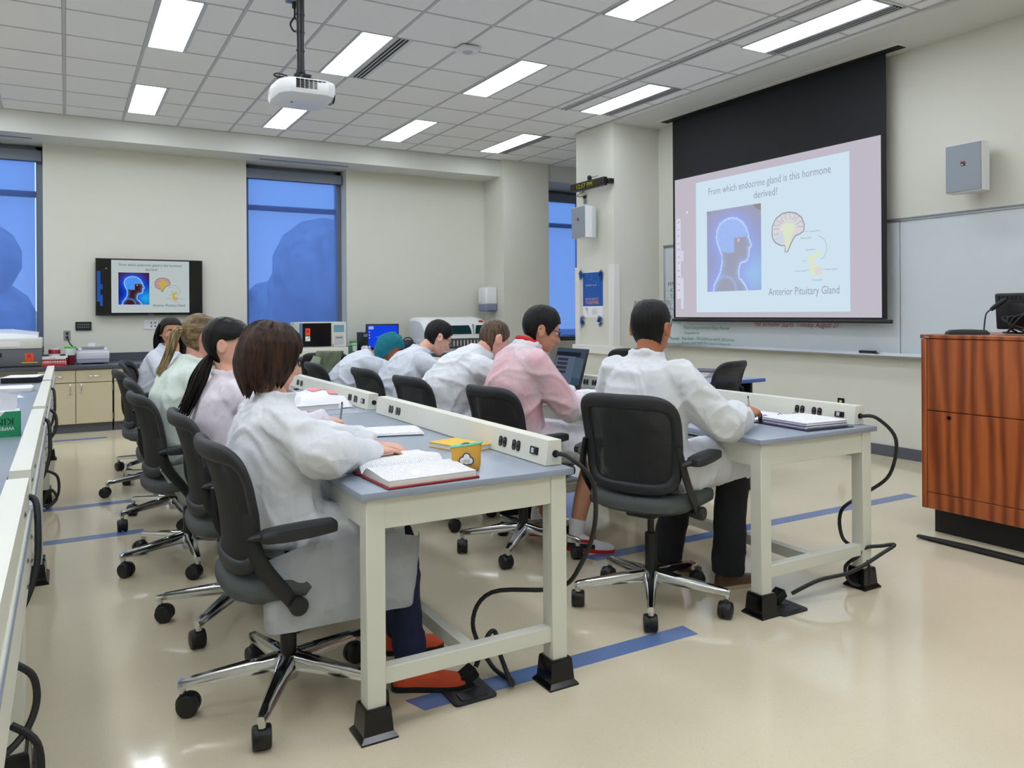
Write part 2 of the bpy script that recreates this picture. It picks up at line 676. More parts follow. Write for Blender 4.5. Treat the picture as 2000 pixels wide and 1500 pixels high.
# far wall with three window openings
WIN = [(-1.75, -0.23), (2.10, 3.47), (6.62, 7.7)]
ZS0, ZS1 = 0.87, 3.354
mb = MB()
edges = [XL] + [e for w in WIN for e in w] + [8.0]
for a, b in zip(edges[0::2], edges[1::2]):
    mb.box((a, YF, 0), (b, YF + .34, 3.62))
for a, b in WIN:
    mb.box((a, YF, 0), (b, YF + .34, ZS0))
    mb.box((a, YF, ZS1), (b, YF + .34, 3.62))
struct(mb.build('wall_far', 'wall', angle=0))
struct(MB().box((5.68, 10.17, 0), (6.48, YF, 3.603)).build('wall_column', 'wall', angle=0))
# screen wall, pillar and alcove
struct(MB().box((XR, YB, 0), (XR + .12, 7.55, 3.62)).build('wall_right', 'wall', angle=0))
pil = struct(MB().box((5.70, 7.50, 0), (XR + .12, 8.28, 3.603)).build('wall_pillar', 'wall', angle=0))
struct(MB().box((XR + .12, 8.18, 0), (8.0, 8.28, 3.62)).build('wall_alcove', 'wall', angle=0))
struct(MB().box((7.9, 8.28, 0), (8.0, 10.79, 3.62)).build('wall_alcove_side', 'wall', angle=0))
struct(MB().box((XL - .1, YB, 0), (XL, 11.1, 3.62)).build('wall_left', 'wall', angle=0))
struct(MB().box((XL, YB - .1, 0), (8.0, YB, 3.62)).build('wall_back', 'wall', angle=0))
# pillar trim: corner guards and a chair-rail band
for nm, lo, hi in (('trim_1', (5.672, 7.47, 0.90), (5.762, 7.5005, 1.88)), ('trim_2', (5.672, 7.502, 0.90), (5.7005, 7.58, 1.88)),
                   ('trim_3', (5.672, 8.19, 0.90), (5.702, 8.285, 1.88)), ('trim_4', (5.655, 7.455, 0.80), (5.80, 7.502, 0.90)), ('trim_5', (5.655, 7.5005, 0.80), (5.7005, 8.33, 0.90))):
    struct(MB().box(lo, hi, .003).build(nm, 'trim_white'))
struct(MB().box((6.42, 10.22, 0.95), (6.50, 10.262, 1.88), .003).build('trim_6', 'trim_white'))
# soffits
so = struct(MB().box((XL, 10.26, ZS1), (5.68, YF + .01, 3.62)).box((6.48, 10.26, ZS1), (8.0, YF + .01, 3.62)).build('ceiling_soffit_far', 'wall_white', angle=0))
so2 = struct(MB().box((5.69, YB, 3.575), (XR, 7.50, 3.62)).build('ceiling_soffit_right', 'wall_white', angle=0))
for a, b in ((2.22, 3.42), (-1.5, -0.33)):
    struct(MB().box((a, 10.52, ZS1 - .004), (b, 10.56, ZS1 + .002)).build('slot_vent', 'grey_plastic', so))
struct(MB().box((6.10, 4.10, 3.570), (6.30, 7.23, 3.577), .002).build('screen_slot_frame', 'trim_white', so2))
struct(MB().box((6.17, 4.13, 3.5685), (6.285, 7.20, 3.572)).build('screen_slot_gap', 'dark_gap', so2))
# baseboards
bbr = struct(MB().box((XR - .012, YB, 0), (XR + .001, 7.50, .10), .003).build('baseboard_right', 'base'))
struct(MB().box((5.688, 7.488, 0), (XR, 7.502, .10), .003).build('baseboard_pillar', 'base'))
struct(MB().box((5.688, 7.49, 0), (5.702, 8.28, .10), .003).build('baseboard_pillar_side', 'base'))

# windows with solar shades
for k, (a, b) in enumerate(WIN):
    w = put('window_%d' % (k + 1), None, None, ((a + b) / 2, 11.0, ZS0))
    struct(w)
    cx, h = (a + b) / 2, (b - a) / 2
    m = MB()
    for x0, x1 in ((-h, -h + .075), (h - .075, h)):
        m.box((x0, .04, 0), (x1, .13, ZS1 - ZS0), .004)
    m.box((-h, .04, 0), (h, .13, .06), .004)
    m.box((-h, .04, ZS1 - ZS0 - .06), (h, .13, ZS1 - ZS0), .004)
    m.build('window_frame', 'win_frame', w)
    MB().box((-h + .07, .05, 2.745 - ZS0), (h - .07, .12, 2.815 - ZS0), .004).build('mullion', 'win_frame', w)
    MB().box((-h + .07, .085, .05), (h - .07, .091, 2.75 - ZS0)).build('pane', 'window_glass', w)
    MB().box((-h + .07, .085, 2.81 - ZS0), (h - .07, .091, ZS1 - ZS0 - .05)).build('pane', 'window_glass', w)
    MB().box((-h - .0, -.21, -.03), (h, .04, 0.0), .004).build('window_sill', 'win_frame', w)
    st = tag(put('roller_shade', None, None, (cx, 10.985, 3.22)), ['blue-lit roller shade over the window at the far end of the left aisle', 'blue-lit roller shade between the wall display and the tall reader', 'narrow strip of blue-lit roller shade beyond the wall column'][k], 'shade', 'roller shades')
    MB().box((-h + .01, -.05, -.06), (h - .01, .05, .075), .006).build('cassette', 'win_frame', st)
    MB().box((-h + .03, -.002, ZS0 + .03 - 3.22), (h - .085, .0, -.05)).build('shade_cloth', 'shade', st, angle=0)
    MB().box((-h + .03, -.008, ZS0 + .01 - 3.22), (h - .085, .008, ZS0 + .035 - 3.22), .003).build('hem_bar', 'win_frame', st)

# things outside the windows, in the dusk
def outside_tree(x, y, z, r, label, seed):
    g = random.Random(seed)
    t = thing('tree', label, 'tree', (x, y, -1.0), group='trees outside the windows')
    m = MB()
    for i in range(16):
        a, q = g.random() * 2 * PI, g.random()
        m.sph((r * q * math.cos(a), r * q * math.sin(a), z + 1 + (g.random() - .5) * r * 1.1), r * (.35 + .25 * g.random()), 10, 7)
    m.build('crown', 'tree', t)
    MB().cyl((0, 0, 0), (0, 0, z + 1), .25, .15, 10).build('trunk', 'tree', t)


outside_tree(7.6, 21, 2.0, 2.3, 'dark tree seen through the shade beside the wall display', 3)
outside_tree(5.2, 26, 0.6, 1.8, 'low dark tree seen through the middle window shade', 4)
outside_tree(-3.5, 24, 1.6, 2.6, 'dim tree seen through the shade of the left window', 5)
struct(MB().box((-60, 11.6, -1.2), (80, 90, -1.0)).build('ground_outside', 'far_bldg', angle=0))

# ------------------------------------------------------------------ ceiling
TX, TY = 0.596, 0.6175
ceil = struct(MB().box((XL, YB, 3.611), (8.0, YF + .2, 3.70)).build('ceiling', 'tile', angle=0))
XS = [-0.002 + TX * k for k in range(-6, 14)]
YS = [9.80 - TY * k for k in range(-1, 14)]
LIGHTS = [  # x0, y0, label
    (0.615, 6.095, 'lit ceiling panel at the top left, the larger of the two nearest the left aisle'),
    (0.615, 8.565, 'lit ceiling panel above the wall display'),
    (2.105, 6.095, 'lit ceiling panel with slot diffuser beside the projector pole'),
    (2.105, 8.565, 'lit ceiling panel seen directly under the projector'),
    (3.605, 6.095, 'lit ceiling panel just beyond the ceiling sensor'),
    (3.605, 8.565, 'lit ceiling panel over the back counter between the projector and the clock pillar'),
    (5.105, 8.595, 'lit ceiling panel with slot diffuser nearest the wall column'),
    (3.605, 3.628, 'lit ceiling panel cut by the top edge, left of the long panel by the screen'),
    (5.110, 6.115, 'lit ceiling panel with slot diffuser above the wall clock'),
    (5.110, 3.665, 'long lit ceiling panel with slot diffuser over the projection screen'),
    (-0.885, 6.095, 'lit ceiling panel just outside the top left corner'),
]
BACK = [(x, y) for x in (-3.86, -2.37) for y in (8.565, 6.095, 3.628, 1.16, -1.31)] + [(-0.885, 8.565), (-0.885, 3.628), (-0.885, 1.16), (-0.885, -1.31)] + \
       [(x, y) for x in (0.615, 2.105) for y in (3.628, 1.16, -1.31)] + [(3.605, 1.16), (3.605, -1.31), (5.11, 1.19), (5.11, -1.28)]
LW, LL = 0.285, 1.225
DIFF = [(2.412, 6.095), (5.405, 8.595), (5.412, 6.115), (5.412, 3.665)]
DW = 0.115
obst = [(x, x + LW, y, y + LL) for x, y, _ in LIGHTS] + [(x, x + DW, y, y + LL) for x, y in DIFF] + [(x, x + LW, y, y + LL) for x, y in BACK]
tile_cache = {}


def add_tile(x0, x1, y0, y1):
    w, h = round(x1 - x0, 3), round(y1 - y0, 3)
    if w < .04 or h < .04:
        return
    if (w, h) not in tile_cache:
        tile_cache[(w, h)] = MB().box((-w / 2, -h / 2, -.0045), (w / 2, h / 2, .006), .0022).mesh('ceiling_tile', 'tile', 0)
    put('ceiling_tile', tile_cache[(w, h)], ceil, ((x0 + x1) / 2, (y0 + y1) / 2, 3.608))


def fill_cell(x0, x1, y0, y1):
    g = 0.013
    iv = [(x0 + g, x1 - g)]
    for a, b, c, d in obst:
        if min(y1, d) - max(y0, c) > 0.2:
            nv = []
            for p, q in iv:
                if b + .012 <= p or a - .012 >= q:
                    nv.append((p, q))
                else:
                    if a - .014 > p:
                        nv.append((p, a - .014))
                    if b + .026 < q:
                        nv.append((b + .026, q))
            iv = nv
    for p, q in iv:
        add_tile(p, q, y0 + .009, y1 - .009)


def tee(lo, hi):
    MB().box(lo, hi).build('ceiling_tee', 'tee', ceil, angle=0)


YTOP = 10.26
for j in range(len(YS) - 1):
    y1, y0 = YS[j], YS[j + 1]
    if j == 0:
        y1 = YTOP
    if y1 < 2.4:
        continue
    y0c = y0
    for i in range(len(XS) - 1):
        x0, x1 = XS[i], XS[i + 1]
        if x1 > 7.9 or x0 < -2.5:
            continue
        if y0 < 7.2:              # the bay beside the screen wall has its own module
            if x0 > 4.7:
                continue
            if x1 > 4.80:
                x1 = 4.80
        elif y0 < 8.2 and x0 > 5.6:
            continue
        elif y0 < 8.2 and x1 > 5.69:
            x1 = 5.69
        fill_cell(x0, x1, y0c, y1)
    if y0 < 7.2:
        fill_cell(4.768, 4.868, y0, y1)
        fill_cell(4.93, 5.535, y0, y1)
        fill_cell(5.535, 5.685, y0, y1)
for x in XS:
    if -2.6 < x < 4.9:
        tee((x - .012, 2.2, 3.6), (x + .012, YTOP, 3.612))
    elif 4.9 < x < 5.6:
        tee((x - .012, 7.33, 3.6), (x + .012, YTOP, 3.612))
    elif 5.6 < x < 7.9:
        tee((x - .012, 8.28, 3.6), (x + .012, YTOP, 3.612))
for k, y in enumerate(YS):
    if y < 10.2 and y > 2.2:
        segs = [(-2.6, 5.69 if y < 8.2 else 7.9)]
        for a, b, c, d in obst:
            if c + .1 < y < d - .1:
                nv = []
                for p, q in segs:
                    if a < p or b > q:
                        nv.append((p, q))
                    else:
                        nv += [(p, a), (b, q)]
                segs = nv
        for p, q in segs:
            tee((p, y - .009, 3.601), (q, y + .009, 3.612))
tee((5.523, 2.2, 3.6), (5.547, 7.33, 3.612))
# expansion joint beside the screen-wall bay: two thick tees with a reveal
tee((4.862, 2.2, 3.592), (4.882, 7.36, 3.612))
tee((4.912, 2.2, 3.592), (4.936, 7.36, 3.612))
MB().box((4.882, 2.2, 3.602), (4.912, 7.36, 3.612)).build('ceiling_tee', 'grey_plastic', ceil, angle=0)
MB().box((XL, YTOP - .018, 3.597), (5.68, YTOP, 3.612)).build('edge_angle', 'tee', ceil, angle=0)
MB().box((5.672, 2.2, 3.597), (5.690, 7.50, 3.612)).build('edge_angle', 'tee', ceil, angle=0)

lf, ll = None, None
for i, (x, y, lab) in enumerate(LIGHTS + [(a, b, 'recessed lit ceiling panel beyond the edges of the picture') for a, b in BACK]):
    t = thing('ceiling_light', lab, 'light', (x + LW / 2, y + LL / 2, 3.604), group='recessed ceiling light panels' if i < len(LIGHTS) else 'ceiling light panels out of view')
    if lf is None:
        m = MB()
        for lo, hi in (((-LW / 2 - .012, -LL / 2, -.006), (-LW / 2 + .006, LL / 2, .006)), ((LW / 2 - .006, -LL / 2, -.006), (LW / 2 + .024, LL / 2, .006)),
                       ((-LW / 2, -LL / 2, -.006), (LW / 2, -LL / 2 + .008, .006)), ((-LW / 2, LL / 2 - .008, -.006), (LW / 2, LL / 2, .006))):
            m.box(lo, hi)
        lf = m.mesh('light_frame', 'lt_grey_plastic', 0)
        ll = MB().box((-LW / 2 + .004, -LL / 2 + .006, -.003), (LW / 2 - .004, LL / 2 - .006, .003)).mesh('lens', 'panel_light', 0)
    put('light_frame', lf, t)
    put('lens', ll, t)
dn = ['black slot air diffuser beside the light by the projector', 'black slot air diffuser beside the light near the wall column', 'black slot air diffuser beside the light above the clock', 'long black slot air diffuser beside the light over the screen']
dfm = None
for (x, y), lab in zip(DIFF, dn):
    t = thing('slot_diffuser', lab, 'air vent', (x + DW / 2, y + LL / 2, 3.604), group='slot diffusers')
    if dfm is None:
        dfm = (MB().box((-DW / 2, -LL / 2, -.002), (DW / 2, LL / 2, .006)).mesh('slot_gap', 'dark_gap', 0),
               MB().box((-.006, -LL / 2, -.006), (.006, LL / 2, .004)).mesh('slot_bar', 'lt_grey_plastic', 0))
    put('slot_gap', dfm[0], t)
    for u in (-DW / 2 + .006, -.018, .018, DW / 2 - .006):
        put('slot_bar', dfm[1], t, (u, 0, 0))

# ================================================================== LAB TABLES
TW, TL = 0.78, 1.875
rail_mesh = {}


def make_table(loc, label, drawers=True):
    t = thing('lab_table', label, 'table', loc, group='lab tables in three rows')
    hx, hy = TW / 2, TL / 2
    MB().box((-hx, -hy, .738), (hx, hy, .762), .004, 2).build('tabletop', 'top', t)
    lx, ly, s = hx - .022, hy - .018, .062
    # aprons
    m = MB()
    m.box((-lx + .055, -ly + .006, .640), (lx - .055, -ly + .030, .738), .002)
    m.build('apron', 'frame', t)
    MB().box((-lx + .055, ly - .030, .640), (lx - .055, ly - .006, .738), .002).build('apron', 'frame', t)
    MB().box((lx - .030, -ly + .055, .640), (lx - .006, ly - .055, .738), .002).build('apron', 'frame', t)
    fr = MB()
    fr.box((-lx + .004, -ly + .055, .640), (-lx + .028, -ly + .36, .738), .002)
    fr.box((-lx + .004, ly - .36, .640), (-lx + .028, ly - .055, .738), .002)
    fr.box((-lx + .006, -.10, .640), (-lx + .028, .10, .738), .002)
    fr.box((-lx + .02, -ly + .3, .722), (-lx + .06, ly - .3, .738))
    fr.build('apron', 'frame', t)
    for a, b in ((-ly + .37, -.11), (.11, ly - .37)):
        d = MB().box((-lx + .012, a, .652), (-lx + .35, b, .715), .003).build('drawer', 'frame', t)
        MB().box((-lx + .002, a + .02, .706), (-lx + .02, b - .02, .716), .003).build('drawer_lip', 'frame', d)
    for sx in (-1, 1):
        for sy in (-1, 1):
            x, y = sx * (lx - s / 2), sy * (ly - s / 2)
            lg = MB().box((x - s / 2, y - s / 2, .01), (x + s / 2, y + s / 2, .738), .0025).build('leg', 'frame', t)
            m = MB()
            pr = [(.060, .0), (.060, .006), (.048, .020), (.043, .085), (.040, .095), (.036, .095)]
            m.loft([[(x + i * r, y + j * r, z) for i, j in ((-1, -1), (1, -1), (1, 1), (-1, 1))] for r, z in pr])
            m.build('foot_sleeve', 'blk_gloss', lg, 30)
    for sy in (-1, 1):
        y = sy * (ly - s / 2)
        MB().box((-lx + s - .004, y - .022, .155), (lx - s + .004, y + .022, .207), .002).build('stretcher', 'frame', t)
    MB().box((-.02, -ly + .05, .155), (.02, ly - .05, .205), .002).build('stretcher', 'frame', t)
    # power rail along the far long edge
    y0, y1 = -hy + .07, hy - .055
    prof = [(hx - .075, .764), (hx - .008, .764), (hx - .008, .853), (hx - .062, .853)]
    rl = MB().loft([[(x, y0, z) for x, z in prof], [(x, y1, z) for x, z in prof]]).build('power_rail', 'rail', t)
    MB().box((hx - .073, y0 + .004, .761), (hx - .009, y1 - .004, .765)).build('rail_gasket', 'dark_gap', rl)
    tilt = math.atan2(.013, .089)

    def fx(z):
        return hx - .075 + (z - .764) * .013 / .089
    if not rail_mesh:
        m = MB()
        n = 16
        ring = [(.0125 * math.cos(2 * PI * i / n), .0125 * math.sin(2 * PI * i / n) + (.0075 if math.sin(2 * PI * i / n) > 0 else -.0075)) for i in range(n)]
        m.loft([[(0.001, a, b) for a, b in ring], [(-.004, a, b) for a, b in ring]])
        rail_mesh['o'] = m.mesh('outlet', 'blk_gloss', 30)
        m = MB()
        for zc in (-.010, .010):
            m.box((-.0045, -.005, zc - .003), (-.0039, -.0025, zc + .004)).box((-.0045, .0025, zc - .003), (-.0039, .005, zc + .004)).box((-.0045, -.0015, zc - .007), (-.0039, .0015, zc - .0045))
        rail_mesh['os'] = m.mesh('outlet_slots', 'grey_plastic', 0)
        rail_mesh['s'] = MB().box((-.006, -.026, -.014), (.002, .026, .014), .002).mesh('power_switch', 'blk_gloss', 30)
        rail_mesh['sw'] = MB().box((-.0075, -.004, -.009), (-.004, .014, .009), .001).mesh('rocker', 'lt_grey_plastic', 0)
    o = put('power_switch', rail_mesh['s'], rl, (fx(.806), y0 + .085, .806), (0, tilt, 0))
    o2 = put('rocker', rail_mesh['sw'], rl, (fx(.806), y0 + .085, .806), (0, tilt, 0))
    for yy in (y0 + .20, y0 + .233, y0 + .305, y0 + .338, y1 - .335, y1 - .302, y1 - .235, y1 - .202):
        put('outlet', rail_mesh['o'], rl, (fx(.806), yy, .806), (0, tilt, 0))
        put('outlet_slots', rail_mesh['os'], rl, (fx(.806), yy, .806), (0, tilt, 0))
    MB().cyl((hx - .034, y0 + .002, .804), (hx - .034, y0 - .006, .804), .013, n=16).build('cord_grommet', 'blk_rub', rl)
    # back plate with screws under the rail
    bp = MB()
    bp.box((hx - .009, -hy + .09, .60), (hx - .003, hy - .07, .765), .001)
    bo = bp.build('back_plate', 'frame', t)
    m = MB()
    for yy in (-.82, -.58, .58, .82):
        for zz in (.70, .635, .815):
            m.lathe([(.007, 0), (.007, .002), (.003, .005), (0, .005)], mtx=T(hx - .008 if zz > .76 else hx - .003, yy, zz) @ RY(PI / 2), n=8)
    m.build('screws', 'steel', bo)['kind'] = 'stuff'
    return t


TB = [(1.163, 2.28), (1.163, 4.175), (1.163, 6.07)]
TCc = [(2.944, 2.35), (2.944, 4.245), (2.944, 6.14)]
TA = [(-.475, .77), (-.475, 2.655), (-.475, 4.54), (-.475, 6.425)]
tlab = {
    'B': ['lab table in the foreground with the open red book and yellow pouch', 'lab table with a white plastic bag lying on it', 'farthest lab table of the middle row, beside the turning woman'],
    'C': ['lab table beside the wooden podium with the open binder', 'lab table with the open laptop', 'farthest lab table of the row nearest the screen'],
    'A': ['lab table cut off at the bottom left corner', 'lab table at the left edge with the tissue box', 'second lab table at the left edge, under loose papers', 'farthest lab table at the left edge, with black binder'],
}
first = None
for row, spots in (('B', TB), ('C', TCc), ('A', TA)):
    for (cx, y0), lab in zip(spots, tlab[row]):
        loc = (cx, y0 + TL / 2, 0)
        if first is None:
            first = make_table(loc, lab)
        else:
            c = copy_tree(first)
            c.location = loc
            c['label'] = lab


def cord(name, pts, r, label, cat='cord', group='black power cords', smooth=6):
    base = V(pts[-1])
    m = MB()
    m.tube([V(p) - base for p in pts], r, 8, smooth)
    o = m.build(name, 'cord')
    o.location = base
    return tag(o, label, cat, group)


cord('power_cord', [(1.519, 2.345, .804), (1.535, 2.29, .80), (1.60, 2.24, .72), (1.64, 2.28, .55), (1.615, 2.33, .40), (1.56, 2.40, .30), (1.37, 2.56, .27), (1.30, 2.58, .16), (1.335, 2.50, .03), (1.36, 2.40, .012), (1.33, 2.35, .03), (1.32, 2.42, .12), (1.335, 2.47, .16), (1.30, 2.46, .16), (1.235, 2.43, .075)], .0085, 'black cord looping from the foreground table to the floor box')
cord('power_cord', [(3.30, 2.413, .804), (3.33, 2.35, .80), (3.40, 2.30, .70), (3.44, 2.36, .52), (3.39, 2.45, .42), (3.27, 2.50, .34), (3.235, 2.47, .22), (3.26, 2.40, .17), (3.285, 2.36, .09), (3.26, 2.36, .02), (3.20, 2.40, .03), (3.19, 2.42, .10), (3.24, 2.39, .15), (3.27, 2.37, .19), (3.33, 2.33, .20), (3.385, 2.30, .205), (3.30, 2.30, .18), (3.10, 2.32, .12), (2.93, 2.36, .10), (2.80, 2.40, .052)], .0085, 'tangled black cord on the table beside the podium')


def floor_box(x, y, label):
    t = thing('floor_box', label, 'floor box', (x, y, 0), group='floor power boxes')
    m = MB()
    poly = []
    for cx, cy, a0 in ((.065, .085, 0), (-.065, .085, 90), (-.065, -.085, 180), (.065, -.085, 270)):
        for k in range(4):
            a = math.radians(a0 + k * 30)
            poly.append((cx + .015 * math.cos(a), cy + .015 * math.sin(a)))
    m.prism(poly, 0, .008)
    m.build('cover_plate', 'blk_soft', t)
    MB().box((-.05, -.085, .006), (.05, -.03, .011), .002).build('hinged_lid', 'blk_soft', t)
    MB().box((-.055, -.02, .007), (.055, .08, .0095), .001).build('cover_insert', 'blk', t)
    MB().box((-.03, -.02, -.005), (.035, .035, .035), .004, mtx=T(.03, .02, .02) @ RY(-.5)).build('plug', 'blk_rub', t)
    return t


floor_box(1.195, 2.44, 'black floor outlet box under the foreground table')
floor_box(2.735, 2.42, 'black floor outlet box under the table beside the podium')
# cords and floor boxes under the left row
for k, (y0, lab) in enumerate(((2.62, 'black cord hanging behind the near rail end at the bottom left'), (4.50, 'black cord hanging behind the second rail at the left edge'), (6.39, 'black cord hanging behind the farthest rail at the left edge'))):
    cord('power_cord', [(-.10, y0 - .02, .80), (-.076, y0 - .05, .785), (-.070, y0 - .10, .70), (-.074, y0 - .13, .62), (-.10, y0 - .16, .54), (-.15, y0 - .15, .45)], .009, lab)
cord('power_cord', [(-.12, 2.27, .46), (-.075, 2.26, .42), (-.070, 2.24, .35), (-.11, 2.20, .29), (-.22, 2.14, .24)], .009, 'black cord bulging out halfway down at the bottom left corner')
cord('power_cord', [(-.12, 2.22, .33), (-.065, 2.20, .28), (-.060, 2.18, .18), (-.09, 2.14, .08), (-.13, 2.12, .012)], .009, 'black cord reaching the floor at the bottom left corner')
cord('power_cord', [(-.11, 5.45, .76), (-.06, 5.42, .72), (-.055, 5.38, .64), (-.09, 5.34, .58), (-.14, 5.30, .55)], .009, 'black cord looping out midway along the left row')
cord('power_cord', [(-.14, 6.20, .26), (-.06, 6.20, .21), (-.05, 6.18, .10), (-.09, 6.16, .03), (-.14, 6.16, .03), (-.10, 6.20, .12), (-.06, 6.17, .06), (-.12, 6.12, .012)], .009, 'tangle of black cord at a far table foot in the left row')

# ================================================================== CHAIRS
CH = {}


def chair_meshes():
    m = MB()
    m.lathe([(.022, .065), (.030, .07), (.034, .085), (.050, .10), (.052, .135), (.040, .155), (.028, .158)], n=24)
    CH['hub'] = m.mesh('base_hub', 'chrome', 35)
    m = MB()
    secs = []
    for k in range(7):
        u = k / 6
        x = .035 + .300 * u
        w = .027 - .011 * u
        zt = .158 - .040 * u
        zb = .108 - .014 * u
        secs.append([(x, -w, zb), (x, w, zb), (x, w * .95, zt - .010), (x, w * .55, zt), (x, -w * .55, zt), (x, -w * .95, zt - .010)])
    x = .350
    secs.append([(x, -.012, .090), (x, .012, .090), (x, .012, .105), (x, .007, .112), (x, -.007, .112), (x, -.012, .105)])
    m.loft(secs)
    m.cyl((.336, 0, .075), (.336, 0, .10), .012, n=12)
    CH['leg'] = m.mesh('base_leg', 'chrome', 45)
    m = MB()
    for s in (-1, 1):
        y0, y1 = s * .006, s * .029
        m.loft([[(.0 + r * math.cos(a), y, .036 + r * math.sin(a)) for a in [2 * PI * i / 20 for i in range(20)]] for y, r in ((y0, .030), (y0, .036), (y0 + s * .015, .036), (y0 + s * .021, .033), (y1, .026))])
    m.loft([[(.004 + r * math.cos(a), y, .040 + r * math.sin(a)) for a in [2 * PI * i / 16 for i in range(16)]] for y, r in ((-.008, .036), (.008, .036))])
    m.cyl((.020, 0, .05), (.020, 0, .090), .008, n=10)
    CH['caster'] = m.mesh('caster', 'blk', 40)
    m = MB()
    m.lathe([(.026, .075), (.027, .15), (.027, .285), (.024, .29)], n=20).lathe([(.015, .28), (.015, .375)], n=16).lathe([(.030, .36), (.040, .40)], n=16)
    CH['column'] = m.mesh('column', 'blk', 35)
    # seat pad: rounded, waterfall front
    m = MB()
    n = 44

    def outline(sc, z, drop):
        out = []
        for i in range(n):
            a = 2 * PI * i / n
            e = 2 / 3.6
            cx, sy = math.cos(a), math.sin(a)
            x = .235 * sc * math.copysign(abs(cx) ** e, cx) + .015
            y = .245 * sc * math.copysign(abs(sy) ** e, sy)
            zz = z - drop * max(0, (x - .10) / .15) ** 2 + .012 * (abs(y) / .245) ** 2 * (sc > .5)
            out.append((x, y, zz))
        return out
    m.loft([outline(.90, .405, .0), outline(.985, .412, .01), outline(1.0, .435, .018), outline(.985, .455, .022), outline(.93, .467, .024), outline(.75, .470, .022), outline(.4, .463, .02), outline(.1, .460, .01)])
    CH['seat'] = m.mesh('seat', 'seat', 60)
    m = MB()
    m.loft([outline(.55, .375, 0), outline(.86, .395, .0), outline(.955, .412, .012), outline(.90, .416, .012)])
    m.box((-.11, -.07, .355), (.09, .07, .40), .012, 2)
    CH['pan'] = m.mesh('seat_pan', 'blk', 50)

    # back: curved frame, reclined 10 degrees
    def bp(u, v):
        """u -1..1 across, v 0..1 up -> point on the back surface"""
        y = u * .232
        z = .495 + v * .40
        x = -.205 - .075 * v + .020 * math.sin(v * PI) + .070 * (abs(u) ** 2.3)
        return V((x, y, z))
    loop = []
    N = 64
    for i in range(N):
        a = 2 * PI * i / N
        e = 2 / 5.5
        u = math.copysign(abs(math.cos(a)) ** e, math.cos(a)) * .955
        v = .5 + .47 * math.copysign(abs(math.sin(a)) ** e, math.sin(a))
        loop.append((u * (0.90 + .10 * v), v))
    rings = []
    for i in range(N):
        u, v = loop[i]
        p = bp(u, v)
        pu, pv = loop[(i + 1) % N]
        qu, qv = loop[i - 1]
        d = (bp(pu, pv) - bp(qu, qv)).normalized()
        nn = V((-1, 0, -.15)).normalized()
        nn = (nn - d * nn.dot(d)).normalized()
        w = d.cross(nn)
        hw = .026 + .008 * max(0, (v - .8) / .2)
        th = .014 + .005 * max(0, (v - .8) / .2)
        rings.append([p + nn * (math.cos(b) * th) + w * (math.sin(b) * hw) for b in [2 * PI * k / 10 for k in range(10)]])
    m = MB()
    m.loft(rings + [rings[0]], False, False)
    bmesh.ops.remove_doubles(m.bm, verts=m.bm.verts, dist=1e-5)
    CH['back'] = m.mesh('backrest_frame', 'blk_soft', 60)
    m = MB()
    G = 14
    vs = [[m.bm.verts.new(bp(-.90 + 1.8 * i / G, .04 + .93 * j / G)) for i in range(G + 1)] for j in range(G + 1)]
    for j in range(G):
        for i in range(G):
            m.bm.faces.new((vs[j][i], vs[j][i + 1], vs[j + 1][i + 1], vs[j + 1][i]))
    CH['panel'] = m.mesh('mesh_panel', 'mesh_back', 0)
    for s, k in ((1, 'L'), (-1, 'R')):
        m = MB()
        m.tube([(-.185, s * .225, .70), (-.175, s * .245, .60), (-.15, s * .252, .535), (-.09, s * .252, .455), (-.055, s * .250, .405)], [.020, .024, .025, .022, .020], 8, 4, flat=.45, up=V((0, 1, 0)))
        m.tube([(-.185, s * .235, .625), (-.165, s * .262, .635), (-.12, s * .268, .64)], [.016, .018, .016], 8, 3, flat=.8)
        CH['sup' + k] = m.mesh('arm_support', 'blk', 45)
        m = MB()
        rr = []
        for x, w, z0, z1 in ((-.165, .024, .622, .650), (-.15, .031, .618, .657), (-.10, .036, .616, .661), (-.02, .037, .618, .663), (.05, .035, .624, .663), (.064, .033, .626, .662), (.068, .026, .632, .656)):
            ring = []
            for q in range(12):
                b = 2 * PI * q / 12
                e = .42
                ring.append((x, s * .277 + w * math.copysign(abs(math.cos(b)) ** e, math.cos(b)), (z0 + z1) / 2 + (z1 - z0) / 2 * math.copysign(abs(math.sin(b)) ** e, math.sin(b))))
            rr.append(ring)
        m.loft(rr)
        CH['arm' + k] = m.mesh('armrest', 'blk_soft', 50)
        m = MB()
        m.loft([[(-.045 + r * math.cos(a), y, .402 + r * math.sin(a)) for a in [2 * PI * i / 18 for i in range(18)]] for y, r in ((s * .215, .022), (s * .245, .028), (s * .268, .030), (s * .276, .026))])
        CH['knob' + k] = m.mesh('tilt_knob', 'blk', 40)
    CH['lever'] = MB().tube([(.06, -.06, .385), (.07, -.15, .38), (.07, -.22, .372)], [.006, .006, .010], 8, 2).mesh('height_lever', 'blk', 40)


chair_meshes()


